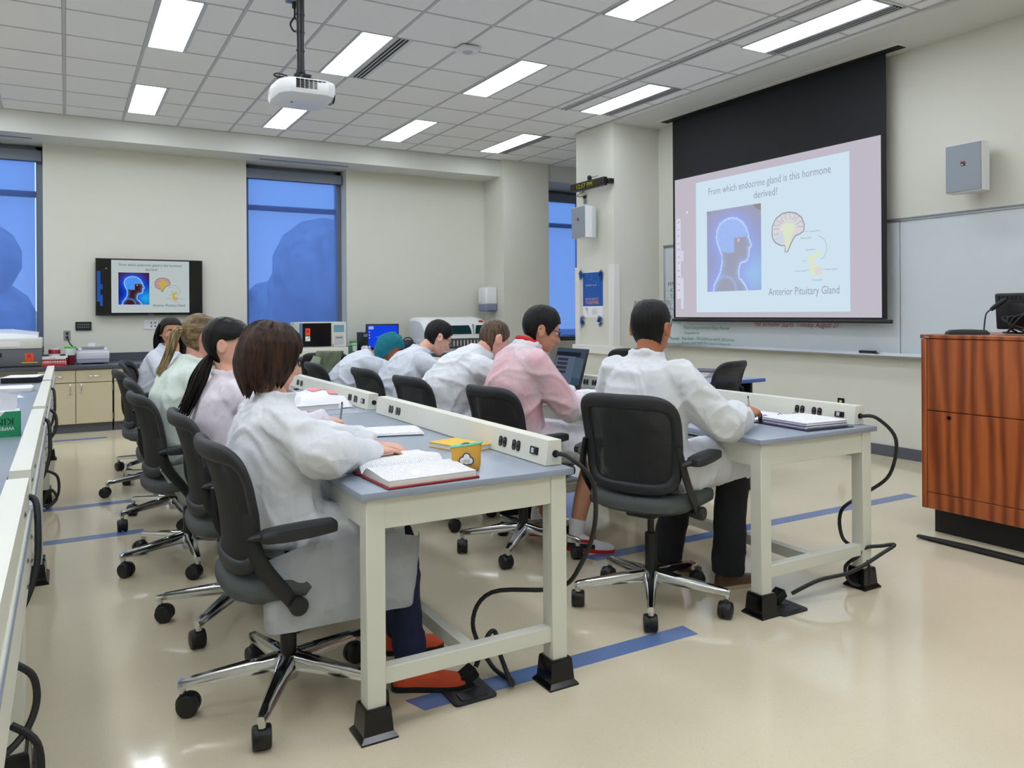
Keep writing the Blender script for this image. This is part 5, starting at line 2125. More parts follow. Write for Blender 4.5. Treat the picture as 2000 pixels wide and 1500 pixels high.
p.leg((.62, 3.44, .545), (1.00, 3.42, .52), (1.06, 3.42, .08), 'black_jean')
p.leg((.62, 3.62, .545), (1.00, 3.66, .52), (1.06, 3.66, .08), 'black_jean')
p.shoe((1.0, 3.42, 0), (1.24, 3.40, 0), 'blk_soft', 'blk_rub')
p.shoe((1.0, 3.66, 0), (1.24, 3.64, 0), 'blk_soft', 'blk_rub')

# ---- blonde woman
p = Person('blonde woman with a ponytail and pale green coat', (.55, 4.48, 0), 6, (.560, 4.48, .575), (.600, 4.50, 1.060), (.640, 4.510, 1.195), (10, 14), 'skin_pink', 'coat_green', 1.04, True)
p.build([(.78, 4.78, .82), (.80, 4.26, .82)], [(1.00, 4.68, .80), (1.00, 4.36, .80)], [(1.00, 4.60, .56), (1.00, 4.37, .56)],
        hands=[((.9, -.4, 0), (0, 0, -1), 1, .4), ((.9, .4, 0), (0, 0, -1), 1, .4)], slump=.060, sh_w=.148, sleeve=1.08, lap=.9, wr=.012, seed=3,
        skirts=[([(.40, 4.26, .54), (.52, 4.235, .56), (.66, 4.23, .57), (.80, 4.24, .57)], [(.50, 4.245, .36), (.58, 4.235, .325), (.68, 4.23, .345), (.78, 4.235, .42)], (0, -1, 0))])
p.cap_hair(short_zl(.074, .060, .022, -.080, .040), lambda d, sj: .007 + .006 * (abs(d) > 120), 'hair_blonde_up', tab=PULL, jag=.003, amp=.0008, fr=14)
p.strands([[(.555, 4.49, 1.225), (.525, 4.485, 1.230), (.500, 4.48, 1.20), (.482, 4.485, 1.13), (.455, 4.49, 1.06), (.425, 4.495, 1.015)]], 'hair_blonde', 'ponytail', 5, 80, .021, .0034, wav=.003)
p.glasses('lt_grey_plastic', .0024)
p.leg((.60, 4.40, .545), (.98, 4.37, .53), (1.02, 4.37, .08), 'navy')
p.leg((.60, 4.58, .545), (.98, 4.60, .53), (1.02, 4.60, .08), 'navy')
p.shoe((.96, 4.37, 0), (1.20, 4.35, 0), 'blk_soft', 'blk_rub')
p.shoe((.96, 4.60, 0), (1.20, 4.58, 0), 'blk_soft', 'blk_rub')

# ---- woman turning round at the back
p = Person('woman with long black hair turning round, hand at her mouth', (0.680, 7.200, 0), -38, (0.670, 7.200, .575), (0.755, 7.180, 1.030), (0.770, 7.165, 1.168), (-80, 4), 'skin_mid', 'coat_blue', .96, True)
p.build([(0.980, 7.360, .80), (0.720, 6.940, .80)], [(1.100, 7.180, .80), (0.795, 7.010, .995)], [(1.040, 7.130, .55), (0.940, 6.930, .55)],
        hands=[((.8, -.5, 0), (0, 0, -1), 1, .4), ((-.15, .0, 1.0), (0, 1, .1), 1, .5)], slump=.03, sh_w=.142, lap=.85, wr=.009, seed=4)
p.face()
p.cap_hair(short_zl(.066, .05, -.02, -.09, .0), lambda d, sj: .014, 'hair_black', tab=PULL, jag=.005, amp=.002)
p.strands([[(-.02, .075, .06), (-.03, .095, -.02), (-.03, .10, -.12), (.0, .10, -.24), (.02, .09, -.36)], [(-.07, .04, .05), (-.10, .05, -.05), (-.10, .05, -.18), (-.08, .04, -.30), (-.06, .05, -.38)], [(-.02, -.075, .06), (-.05, -.09, -.03), (-.08, -.08, -.14), (-.08, -.06, -.26), (-.07, -.05, -.36)]], 'hair_black', 'long_hair', 6, 22, .035, .0075, world=False)
p.leg((0.740, 7.120, .545), (0.940, 6.930, .53), (0.960, 6.900, .08), 'black_jean')
p.leg((0.780, 7.280, .545), (1.040, 7.130, .53), (1.080, 7.100, .08), 'black_jean')
p.shoe((0.920, 6.930, 0), (1.100, 6.760, 0), 'blk_soft', 'blk_rub')
p.shoe((1.040, 7.140, 0), (1.220, 6.980, 0), 'blk_soft', 'blk_rub')

# ---- woman in the teal headscarf
p = Person('woman in a teal headscarf bending over her work', (1.96, 6.24, 0), 0, (1.935, 6.24, .575), (2.190, 6.145, .975), (2.325, 6.100, 1.030), (-28, 30), 'skin_tan', 'coat_blue', 1.0, True)
p.build([(2.42, 6.42, .80), (2.38, 5.93, .82)], [(2.64, 6.30, .80), (2.60, 6.03, .805)], [(2.38, 6.36, .56), (2.38, 6.12, .56)],
        hands=[((.9, -.4, 0), (0, 0, -1), 1, .4), ((.9, .3, -.05), (0, 0, -1), 1, .6)], slump=.07, sh_w=.142, sleeve=1.05, lap=.9, wr=.010, seed=5, collar=False)
p.face()
SCARF = [(.126, -.015, .008, .008), (.122, -.05, .04, .04), (.108, -.078, .066, .062), (.08, -.10, .088, .078), (.05, -.113, .100, .094), (.0, -.118, .098, .106), (-.05, -.112, .088, .104), (-.10, -.100, .070, .084), (-.14, -.10, .055, .084), (-.17, -.11, .04, .09)]


def scarf_zl(d):
    a = abs(d)
    if a < 60:
        return .044
    if a < 90:
        return lerp(.044, -.13, (a - 60) / 30)
    return -.165


p.cap_hair(scarf_zl, lambda d, sj: .004 + .006 * math.sin(sj * 9 + abs(d) * .05), 'teal', 'headscarf', SCARF, .006, .004, 90, 26, 4)
p.leg((2.0, 6.15, .545), (2.36, 6.12, .53), (2.40, 6.12, .08), 'black_jean')
p.leg((2.0, 6.33, .545), (2.36, 6.36, .53), (2.40, 6.36, .08), 'black_jean')
p.shoe((2.34, 6.12, 0), (2.58, 6.10, 0), 'blk_soft', 'blk_rub')
p.shoe((2.34, 6.36, 0), (2.58, 6.34, 0), 'blk_soft', 'blk_rub')

# ---- man with black hair and glasses bending over his work
p = Person('young man with spiky black hair and glasses bending over his work', (2.08, 5.40, 0), 4, (2.055, 5.40, .585), (2.285, 5.345, 1.035), (2.405, 5.320, 1.130), (-2, 30), 'skin_fair', 'coat_blue', 1.02)
p.build([(2.46, 5.62, .81), (2.44, 5.10, .82)], [(2.66, 5.48, .80), (2.64, 5.22, .80)], [(2.48, 5.52, .57), (2.48, 5.28, .57)],
        hands=[((.9, -.4, 0), (0, 0, -1), 1, .4), ((.9, .3, 0), (0, 0, -1), 1, .5)], slump=.06, lap=.9, wr=.011, seed=6)
p.face()
p.cap_hair(short_zl(.060, .03, .008, -.066, -.005), lambda d, sj: .016 * (1 - .85 * sj) + .003, 'hair_black', jag=.010, amp=.006, fr=20)
p.glasses('blk', .0022)
p.leg((2.12, 5.31, .55), (2.46, 5.28, .54), (2.48, 5.28, .08), 'black_jean')
p.leg((2.12, 5.49, .55), (2.46, 5.52, .54), (2.48, 5.52, .08), 'black_jean')
p.shoe((2.42, 5.28, 0), (2.68, 5.26, 0), 'blk_soft', 'blk_rub')
p.shoe((2.42, 5.52, 0), (2.68, 5.50, 0), 'blk_soft', 'blk_rub')

# ---- man with short brown hair, bowed
p = Person('man with short brown hair and bowed head', (2.08, 4.56, 0), 4, (2.045, 4.56, .590), (2.315, 4.465, 1.055), (2.405, 4.445, 1.140), (6, 30), 'skin_pink', 'coat_white', 1.10)
p.build([(2.46, 4.80, .82), (2.56, 4.20, .83)], [(2.70, 4.64, .80), (2.845, 4.385, .815)], [(2.50, 4.68, .58), (2.50, 4.42, .58)],
        hands=[((.9, -.4, 0), (0, 0, -1), 1, .4), ((.95, .30, -.02), (0, 0, -1), 1, .35)], slump=.085, sleeve=1.05, lap=.9, wr=.014, seed=7)
p.face('hair_short_brown')
p.cap_hair(short_zl(.060, .035, .006, -.085, -.01), lambda d, sj: .012 * (1 - .85 * sj) + .002, 'hair_short_brown', jag=.004, amp=.003, fr=18)
p.leg((2.12, 4.46, .55), (2.48, 4.42, .55), (2.50, 4.42, .08), 'navy')
p.leg((2.12, 4.66, .55), (2.48, 4.68, .55), (2.50, 4.68, .08), 'navy')
p.shoe((2.44, 4.42, 0), (2.70, 4.40, 0), 'blk_soft', 'blk_rub')
p.shoe((2.44, 4.68, 0), (2.70, 4.66, 0), 'blk_soft', 'blk_rub')

# ---- man with the red collar
p = Person('man with glasses and a red collar, shorts and red-and-white trainers', (2.17, 3.71, 0), 2, (2.135, 3.71, .590), (2.215, 3.695, 1.125), (2.295, 3.685, 1.218), (-20, 18), 'skin_mid', 'coat_redshirt', 1.05, voxel=.0065)
rt = V((2.17, 3.71, 0))


def red_under(co):
    c = co + rt
    a = max(0, min(1, (c.z - .62) / .12)) * max(0, min(1, (1.16 - c.z) / .08))
    b = max(0, min(1, ((2.47 if c.z > .90 else 2.27 + (c.z - .6) * .6) - c.x) / .10))
    return a * b * (.70 + .30 * noise.noise(c * 9))


p.build([(2.44, 3.96, .83), (2.34, 3.49, .805)], [(2.66, 3.90, .815), (2.60, 3.57, .808)], [(2.58, 3.86, .57), (2.575, 3.575, .56)],
        hands=[((.9, -.35, 0), (0, 0, -1), 1, .4), ((.95, .25, .0), (.0, .0, -1), 1, .4)], slump=.055, sleeve=1.04, lap=1.02, wr=.012, seed=8, under=red_under, puff=1.08,
        calf=[([(2.50, 3.585, .52), (2.545, 3.57, .46), (2.515, 3.575, .34), (2.475, 3.575, .22), (2.445, 3.575, .09)], [.060, .058, .056, .046, .036]), ([(2.50, 3.86, .52), (2.55, 3.86, .46), (2.49, 3.87, .33), (2.44, 3.89, .22), (2.40, 3.91, .09)], [.060, .058, .056, .046, .036])])
p.face()
p.glasses('blk', .0020)
p.cap_hair(short_zl(.055, .025, .002, -.068, -.03), lambda d, sj: .018 * (1 - .7 * sj) + .004, 'hair_black', jag=.006, amp=.003, fr=10)
nk = p.neck
R_ = frame_of(V((.5, 0, 1)))
MB().tube([nk + V((.004, 0, .020)) + R_ @ V((.067 * math.cos(a), .067 * math.sin(a), 0)) for a in [2 * PI * i / 24 for i in range(25)]], .013, 8, flat=1.0).build('shirt_collar', mat('red_collar', (206, 30, 40), .7), p.t)
for hl, to, an in (((2.405, 3.60, 0), (2.585, 3.415, 0), (2.445, 3.575, 0)), ((2.365, 3.955, 0), (2.60, 3.80, 0), (2.40, 3.91, 0))):
    p.shoe(hl, to, 'white_shoe', 'red_bright', 'trainer', .085, accents=[(.02, .62, .022, .046, 'blk_soft'), (.30, .58, .052, .068, 'red_bright')])
    MB().tube([p.W((an[0], an[1], .075)), p.W((an[0] + .004, an[1], .12)), p.W((an[0] + .014, an[1], .165))], [.041, .043, .045], 14, 2).build('sock', 'sock', p.t)

# ---- man with goggles on his head
p = Person('man with short black hair and clear goggles pushed up on his head', (2.27, 2.735, 0), 22, (2.245, 2.725, .620), (2.262, 2.730, 1.115), (2.290, 2.742, 1.240), (27, 6), 'skin_tan', 'coat_white', 1.04, voxel=.0065)
p.build([(2.34, 3.06, .80), (2.485, 2.505, .822)], [(2.62, 3.05, .815), (2.735, 2.610, .825)], [(2.70, 2.96, .60), (2.735, 2.675, .60)],
        hands=[((.9, -.2, 0), (0, 0, -1), 1, .4), ((.80, .28, .22), (.1, .35, -.9), 1, .75)], slump=.02, sh_w=.158, sleeve=1.06, lap=1.04, wr=.013, seed=9, puff=1.16)
p.cap_hair(short_zl(.060, .03, .0, -.075, -.03), lambda d, sj: .012 * (1 - .85 * sj) + .002, 'hair_black', jag=.004, amp=.002, fr=22)
p.face()
H = p.HM @ Matrix.Scale(p.hs, 4)
m = MB()
rows = []
for zz, ex in ((.058, .010), (.075, .030), (.100, .034), (.118, .022)):
    rows.append([H @ V(((.062 + ex) * math.cos(a) * 1.05 + .0, (.078 + ex * .4) * math.sin(a), zz + .012 * math.cos(a))) for a in [math.radians(-88 + 11 * i) for i in range(17)]])
vr = [[m.bm.verts.new(q) for q in r] for r in rows]
for a, b in zip(vr, vr[1:]):
    for i in range(16):
        m.bm.faces.new((a[i], a[i + 1], b[i + 1], b[i]))
bmesh.ops.solidify(m.bm, geom=list(m.bm.faces), thickness=.0025)
m.build('goggles', 'glass_clear', p.t)
m = MB()
for sg in (-1, 1):
    m.tube([H @ V(q) for q in ((.020, sg * .090, .080), (.004, sg * .094, .045), (-.004, sg * .093, .010), (-.010, sg * .090, -.012))], .0045, 8, 3, flat=.5)
m.build('goggle_arms', 'glass_clear', p.t)
p.leg((2.36, 2.645, .600), (2.722, 2.675, .575), (2.700, 2.690, .075), 'black_jean', r=(.060, .070, .078, .074, .076))
p.leg((2.33, 2.83, .600), (2.68, 2.96, .575), (2.585, 3.00, .075), 'black_jean', r=(.060, .070, .078, .074, .076))
p.shoe((2.655, 2.715, 0), (2.925, 2.675, 0), 'brown_shoe', 'sole', h=.080)
p.shoe((2.52, 3.03, 0), (2.76, 2.93, 0), 'brown_shoe', 'sole', h=.080)

# ================================================================== THINGS ON THE TABLES
ZT = .7625


def print_mat(name, axis=0, freq=520.0, dark=(150, 152, 160), cols=9.0):
    """page with rows of printed text"""
    t = NT(name)
    sep = t.add('ShaderNodeSeparateXYZ')
    t.l.new(t.coords(), sep.inputs[0])
    a, b = sep.outputs[axis], sep.outputs[1 - axis]

    def math_(op, x, y=None):
        nd = t.add('ShaderNodeMath', operation=op)
        t.l.new(x, nd.inputs[0]) if not isinstance(x, (int, float)) else setattr(nd.inputs[0], 'default_value', x)
        if y is not None:
            t.l.new(y, nd.inputs[1]) if not isinstance(y, (int, float)) else setattr(nd.inputs[1], 'default_value', y)
        return nd.outputs[0]
    row = math_('GREATER_THAN', math_('SINE', math_('MULTIPLY', a, freq)), .25)
    words = math_('GREATER_THAN', t.noise(t.coords((freq / 12, freq / 3, 1) if axis == 0 else (freq / 3, freq / 12, 1)), 1.0, 1), .44)
    block = math_('GREATER_THAN', t.noise(t.coords((cols, cols, 1)), 1.0, 1), .34)
    f = math_('MULTIPLY', math_('MULTIPLY', row, words), block)
    t.base(t.ramp(f, [(0, lin((236, 236, 240))), (1, lin(dark))]))
    t.b.inputs['Roughness'].default_value = .75
    return t.m


M['printed'] = print_mat('printed_page', 0, 900, (192, 192, 198))
M['printed_y'] = print_mat('printed_sheet', 1, 700, (200, 200, 208))
M['handwritten'] = print_mat('handwritten_sheet', 0, 560, (190, 192, 212), 14)

# open red textbook
bk = thing('open_book', 'thick open textbook with dark red cover on the foreground table', 'book', (1.015, 2.530, ZT), math.radians(2.5))
hl = .158


def page_block(s, hgt, wid):
    prof = []
    for k in range(13):
        u = k / 12
        y = s * (.003 + wid * u)
        z = .008 + hgt * (math.sin(min(1, u * 4.5) * PI / 2) * (1 - .42 * u) + .06 * math.sin(u * PI * 2))
        prof.append((y, z))
    bot = [(s * (.003 + wid * 1.0), .007), (s * .003, .007)]
    top = MB().loft([[(x, y, z) for y, z in prof + bot] for x in (-hl + .004, hl - .004)])
    return top, prof


for s, h_, w_ in ((-1, .028, .226), (1, .034, .220)):
    mb, prof = page_block(s, h_, w_)
    o = mb.build('page_block', 'page', bk, 50)
    mb = MB()
    vs = [[mb.bm.verts.new((x, y, z + .0012)) for y, z in prof] for x in (-hl + .002, hl - .002)]
    for i in range(len(prof) - 1):
        mb.bm.faces.new((vs[0][i], vs[0][i + 1], vs[1][i + 1], vs[1][i]))
    mb.build('open_page', 'printed', o, 60)
    MB().box((-hl - .006, min(s * .006, s * (w_ + .012)), .0), (hl + .006, max(s * .006, s * (w_ + .012)), .007), .002).build('cover', 'red', bk)

nb = thing('notebook', 'white notebook with handwriting beside the open book', 'notebook', (.990, 2.925, ZT), math.radians(12))
MB().box((-.10, -.15, 0), (.10, .13, .010), .002).build('page_block', 'page', nb)
MB().box((-.10, -.15, .0101), (.10, .13, .0108)).build('open_page', 'handwritten', nb)
mb = MB()
mb.loft([[(x, .12 + .028 * math.cos(a) * 1.0, .014 + .014 * math.sin(a)) for a in [PI * 1.15 * k / 10 - .1 for k in range(11)]] for x in (-.098, .098)], False, False, False)
bmesh.ops.solidify(mb.bm, geom=list(mb.bm.faces), thickness=.002)
mb.build('rolled_page', 'paper', nb, 60)

pp = thing('paper_sheets', 'loose printed sheets on a blue folder at the middle of the foreground table', 'papers', (1.268, 3.405, ZT), math.radians(-14))
MB().box((-.165, -.105, 0), (.165, .125, .004), .001).build('folder', mat('folder_blue', (72, 84, 170), .5), pp)
for k in range(4):
    MB().box((-.165 + .006 * k, -.125 + .004 * k, .004 + .0022 * k), (.168 - .003 * k, .100 + .003 * k, .0058 + .0022 * k), mtx=RZ(.02 * (k - 1.5))).build('sheet', 'printed_y' if k == 3 else 'paper', pp)

yb = thing('yellow_book', 'thin yellow hardback against the power rail', 'book', (1.388, 2.855, ZT), math.radians(16))
MB().box((-.070, -.108, .003), (.066, .108, .019), .001).build('page_block', 'page', yb)
mb = MB().box((-.074, -.112, 0), (.070, .112, .003), .001).box((-.074, -.112, .019), (.070, .112, .022), .001).box((.066, -.112, 0), (.071, .112, .022), .002)
mb.build('cover', 'yellow', yb)

pu_s = .92
pu = thing('zip_pouch', 'mustard pouch with mint lining and cloud patch', 'pouch', (1.21, 2.445, ZT), math.radians(-34))
pu.scale = (pu_s, pu_s, pu_s)
rings = []
for z, w, d, off in ((0, .046, .024, 0), (.006, .052, .030, 0), (.03, .056, .031, .002), (.06, .055, .024, .003), (.082, .060, .014, .004), (.092, .062, .010, .004)):
    rings.append([(w * math.copysign(abs(math.cos(a)) ** .7, math.cos(a)), off + d * math.copysign(abs(math.sin(a)) ** .8, math.sin(a)) + .004 * math.sin(3 * a + z * 40), z + (.010 * math.cos(a) if z > .07 else 0)) for a in [2 * PI * i / 28 for i in range(28)]])
MB().loft(rings).build('pouch_body', 'mustard', pu, 60)
MB().tube([(x, y + .0, z + .002) for x, y, z in rings[-1]] + [tuple(rings[-1][0])], .0042, 6).build('lining_trim', 'mint', pu)
MB().box((-.045, -.004, .088), (.045, .012, .0945), .002).build('lining', 'mint', pu)
mb = MB()
for cx, cz, r_ in ((-.014, .040, .013), (.012, .040, .013), (0, .054, .013), (0, .040, .014)):
    mb.lathe([(r_ + .003, 0), (r_ + .003, .001), (0, .001)], mtx=T(cx + .006, -.0295, cz) @ RX(PI / 2 - .06), n=18)
pt = mb.build('patch_edge', mat('patch_navy', (52, 66, 92), .6), pu)
mb = MB()
for cx, cz, r_ in ((-.014, .040, .0115), (.012, .040, .0115), (0, .054, .0115), (0, .040, .0135)):
    mb.lathe([(r_, 0), (r_, .0012), (0, .0012)], mtx=T(cx + .006, -.0303, cz) @ RX(PI / 2 - .06), n=18)
mb.build('patch', 'sticker_white', pu)
MB().tube([(-.02, .002, .094), (-.005, -.002, .102), (.012, .004, .100)], .004, 6, 3).build('zip_pull', 'steel', pu)

gg = thing('safety_glasses', 'clear safety glasses lying by the loose sheets', 'goggles', (1.06, 3.43, ZT), math.radians(20))
mb = MB()
rows = [[(.05 * math.sin(a) * 1.4, .03 * math.cos(a), z) for a in [math.radians(-80 + 16 * i) for i in range(11)]] for z in (.004, .02, .04)]
vr = [[mb.bm.verts.new(q) for q in r] for r in rows]
for a, b in zip(vr, vr[1:]):
    for i in range(10):
        mb.bm.faces.new((a[i], a[i + 1], b[i + 1], b[i]))
bmesh.ops.solidify(mb.bm, geom=list(mb.bm.faces), thickness=.002)
mb.build('lens', 'glass_clear', gg)
MB().tube([(-.068, .0, .03), (-.065, -.06, .02), (-.05, -.12, .006)], .003, 6, 3).tube([(.068, .0, .03), (.065, -.06, .02), (.05, -.12, .006)], .003, 6, 3).build('arms', 'glass_clear', gg)
pn = thing('pen', 'grey pen in the hand of the woman with the black ponytail', 'pen', (1.085, 3.50, .795), math.radians(40))
MB().tube([(0, 0, -.012), (.004, 0, .0), (.022, 0, .075), (.026, 0, .10)], [.0012, .0045, .0048, .0042], 8).build('barrel', 'grey_plastic', pn)
MB().tube([(.024, 0, .098), (.027, 0, .108)], [.0045, .003], 8).build('cap', 'blk', pn)
pn = thing('pen', 'thin pen in the hand of the man with the goggles', 'pen', (2.835, 2.665, .80), math.radians(200))
MB().tube([(0, 0, -.01), (.004, 0, .0), (.028, 0, .075), (.034, 0, .10)], [.0012, .0040, .0042, .0036], 8).build('barrel', 'lt_grey_plastic', pn)
MB().tube([(.033, 0, .098), (.036, 0, .108)], [.0042, .003], 8).build('cap', 'blk', pn)

# plastic bag over a binder on the second table
bb = thing('ring_binder', 'white binder under the plastic bag', 'binder', (1.22, 4.50, ZT), math.radians(6))
for k, z in enumerate((0, .030)):
    MB().box((-.14, -.13, z), (.14, .15, z + .003), .001).build('cover', 'white_plastic', bb)
MB().box((-.135, -.125, .003), (.125, .145, .030)).build('page_block', 'page', bb)
mb = MB()
g = random.Random(12)
N1, N2 = 26, 22
vs = []
for j in range(N2 + 1):
    row = []
    for i in range(N1 + 1):
        u, v = i / N1 * 2 - 1, j / N2 * 2 - 1
        rr = max(abs(u), abs(v))
        x, y = u * .19, v * .24
        crump = noise.noise(V((x * 14, y * 12, 3))) * .022 + abs(noise.noise(V((x * 30, y * 26, 1)))) * .012
        z = .040 + .055 * (1 - rr ** 2) + crump * (1 - rr ** 3)
        if rr > .75:
            z = max(.004, z * (1 - (rr - .75) / .25 * .9))
        row.append(mb.bm.verts.new((x * (1 - .12 * rr ** 2), y * (1 - .1 * rr ** 2), max(z, .036 if abs(x) < .13 and abs(y) < .14 else .003))))
    vs.append(row)
for j in range(N2):
    for i in range(N1):
        mb.bm.faces.new((vs[j][i], vs[j][i + 1], vs[j + 1][i + 1], vs[j + 1][i]))
bg = tag(put('plastic_bag', None, None, (1.26, 4.60, ZT), (0, 0, .15)), 'crumpled white plastic bag with red print on the second table', 'bag')
mb.build('bag_film', mat('bag_film', (236, 236, 240), .35), bg, 50)


def on_bag(x, y):
    best = min((v for r in vs for v in r), key=lambda v: 0) if False else None
    crump = noise.noise(V((x * 14, y * 12, 3))) * .022 + abs(noise.noise(V((x * 30, y * 26, 1)))) * .012
    rr = max(abs(x / .19), abs(y / .24))
    return .044 + .055 * (1 - rr ** 2) + crump * (1 - rr ** 3)


mb = MB()
for k in range(9):
    x0, x1, y = -.02 + .012 * k, -.02 + .012 * (k + 1), .02 - .012 * k
    mb.quad((x0, y - .028, on_bag(x0, y - .028)), (x1, y - .040, on_bag(x1, y - .040)), (x1, y + .016, on_bag(x1, y + .016)), (x0, y + .028, on_bag(x0, y + .028)))
for k in range(5):
    x0, x1, y = .04 + .014 * k, .04 + .014 * (k + 1), -.13
    mb.quad((x0, y - .02, on_bag(x0, y - .02)), (x1, y - .022, on_bag(x1, y - .022)), (x1, y + .012, on_bag(x1, y + .012)), (x0, y + .02, on_bag(x0, y + .02)))
mb.build('red_print', mat('bag_red', (236, 140, 146), .4), bg, 50)
ph = thing('smartphone', 'dark smartphone at the far end of the second table', 'phone', (1.40, 5.72, ZT), .4)
MB().box((-.036, -.075, 0), (.036, .075, .009), .004, 2).build('phone_body', 'blk_gloss', ph)

# binder of the man with goggles
bn = thing('ring_binder', 'open black ring binder full of notes beside the podium', 'binder', (3.075, 2.70, ZT), math.radians(-3))
MB().box((-.15, -.31, 0), (.15, -.02, .004), .001).build('cover', 'blk', bn)
MB().box((-.15, -.015, 0), (.15, .015, .005), .001).build('spine', 'blk', bn)
MB().box((-.15, .02, 0), (.15, .29, .004), .001).build('cover', 'blk', bn)
for k in range(7):
    MB().box((-.138 + .002 * (k % 3), -.29 + .004 * (k % 2), .004 + .0045 * k), (.135 - .003 * (k % 2), -.025 + .003 * k * .4, .0082 + .0045 * k), .001, mtx=RZ(.008 * (k % 3 - 1))).build('sheet', 'printed_y' if k == 6 else ('paper' if k % 3 else mat('divider_lilac_%d' % k, (110, 104, 160), .6)), bn)
for k in range(3):
    MB().box((-.138, .028, .004 + .004 * k), (.135, .275, .0076 + .004 * k), .001, mtx=RZ(.01 * k)).build('sheet', 'printed_y' if k == 2 else 'paper', bn)
for x in (-.10, 0, .10):
    MB().tube([(x, .024 * math.cos(a), .008 + .030 * math.sin(a)) for a in [PI * k / 10 for k in range(11)]], .0025, 6).build('ring', 'steel', bn)
MB().box((-.155, -.018, .004), (-.135, -.004, .05), .003).build('spine_lever', 'blk', bn)

# laptop of the man with short brown hair
lp = thing('laptop', 'dark open laptop in front of the man with short brown hair', 'laptop', (2.92, 4.60, ZT))
MB().box((-.13, -.19, 0), (.13, .19, .022), .004, 2).build('base', 'blk', lp)
mb = MB()
for r in range(5):
    for c in range(12):
        mb.box((-.09 + .032 * r - .012, -.165 + .028 * c, .022), (-.09 + .032 * r + .012, -.142 + .028 * c, .0245))
mb.build('keyboard', 'blk_gloss', lp)
LM = T(.13, 0, .018) @ RY(math.radians(16))
lid = MB().box((-.004, -.19, 0), (.010, .19, .285), .004, 2, mtx=LM).build('lid', 'blk', lp)
la = FlatArt(LM @ basis((-.0046, .178, .275), (0, -1, 0), (0, 0, 1)), lp, .0005)
la.rect('screen', 0, -.25, .356, 0, 1, 'x') if False else None
la.rect('screen', 0, -.25, .356, 0, 1, emis('laptop_desktop', (66, 84, 104), .7))
la.rect('window_bar', .0, -.05, .30, -.02, 2, emis('laptop_bar', (38, 40, 52), .7))
la.rect('window_page', .0, -.25, .25, -.05, 2, M['laptop_screen'])
for k in range(4):
    la.rect('menu_block', .03, -.085 - .03 * k, .16, -.066 - .03 * k, 3, emis('laptop_menu_%d' % k, (60, 60, 74), .7))
la.rect('menu_block', .255, -.20, .35, -.06, 2, emis('laptop_side', (84, 104, 120), .7))
pp = thing('paper_sheets', 'white sheets lying in front of the open laptop', 'papers', (3.02, 4.30, ZT), .15)
for k in range(5):
    MB().box((-.12, -.10, .004 * k), (.12, .08, .004 * k + .0036), .001, mtx=RZ(.03 * k)).build('sheet', 'paper', pp)
pp = thing('paper_sheets', 'small pile of sheets before the man with the red collar', 'papers', (2.86, 3.75, ZT), -.1)
for k in range(4):
    MB().box((-.11, -.14, .003 * k), (.11, .14, .003 * k + .0027), mtx=RZ(.03 * k)).build('sheet', 'printed' if k == 3 else 'paper', pp)
for i, (x, y, lab) in enumerate(((2.86, 5.36, 'sheet of notes under the bespectacled man'), (2.84, 6.14, 'sheet of notes under the woman in the headscarf'), (1.08, 6.72, 'sheet of notes before the woman turning round'), (1.10, 4.92, 'sheet of notes beyond the plastic bag'))):
    s_ = thing('paper_sheets', lab, 'papers', (x, y, ZT), .1 * i)
    MB().box((-.11, -.14, 0), (.11, .14, .003)).build('sheet', 'printed', s_)

# left row of tables
bn = thing('ring_binder', 'closed black binder with papers on the far left table', 'binder', (-.30, 7.62, ZT), math.radians(80))
MB().box((-.14, -.14, 0), (.14, .14, .045), .006, 2).build('cover', 'blk', bn)
MB().box((-.16, -.12, .045), (.13, .13, .050), .001).build('sheet', 'paper', bn)
sn_ = thing('spiral_notebook', 'spiral notebook with white pages on the left table', 'notebook', (-.36, 7.02, ZT), math.radians(8))
MB().box((-.14, -.11, 0), (.14, .11, .012), .001).build('page_block', 'page', sn_)
mb = MB()
for k in range(22):
    mb.tube([(-.13 + .012 * k, -.11 + .009 * math.cos(a), .007 + .009 * math.sin(a)) for a in [2 * PI * i / 8 for i in range(9)]], .0012, 5)
mb.build('spiral', 'blk', sn_)
st = thing('paper_stack', 'stack of white papers on the left table', 'papers', (-.34, 6.66, ZT), math.radians(-6))
for k in range(8):
    MB().box((-.15, -.10, .004 * k), (.13, .10, .004 * k + .0036), .001, mtx=RZ(.03 * math.sin(k * 2.1))).build('sheet', 'paper', st)
st = thing('paper_sheets', 'single white sheet on the left table nearer the aisle', 'papers', (-.40, 6.22, ZT), math.radians(10))
MB().box((-.14, -.10, 0), (.14, .10, .002)).build('sheet', 'paper', st)
kw = thing('tissue_box', 'green and white box of lab wipes on the left table', 'tissue box', (-.295, 4.25, ZT), math.radians(4))
MB().box((-.11, -.06, 0), (.11, .06, .115), .002).build('carton', 'white_plastic', kw)
MB().prism([(-.10, .0), (.11, .0), (.11, .115), (.05, .115), (-.02, .035), (-.10, .02)], 0, .0012, basis((0, -.0602, 0), (1, 0, 0), (0, 0, 1))).build('green_print', 'kim_green', kw)
MB().box((.1098, -.06, .0), (.1112, .06, .115)).build('green_side', 'kim_green', kw)
lettering('KIM', .045, basis((.085, -.0622, .085), (-1, 0, 0), (0, 0, -1)), 'blk', kw)
lettering('WIPES', .022, basis((.085, -.0622, .045), (-1, 0, 0), (0, 0, -1)), 'sticker_white', kw)
mb = MB()
vs = [[mb.bm.verts.new((u * .075 * (1 + .5 * v) + .01 * math.sin(v * 5), .018 * math.sin(u * 4 + v * 2) + .006 * v, .112 + v * .085 + .012 * math.cos(u * 3))) for u in [-1 + .2 * i for i in range(11)]] for v in [k / 5 for k in range(6)]]
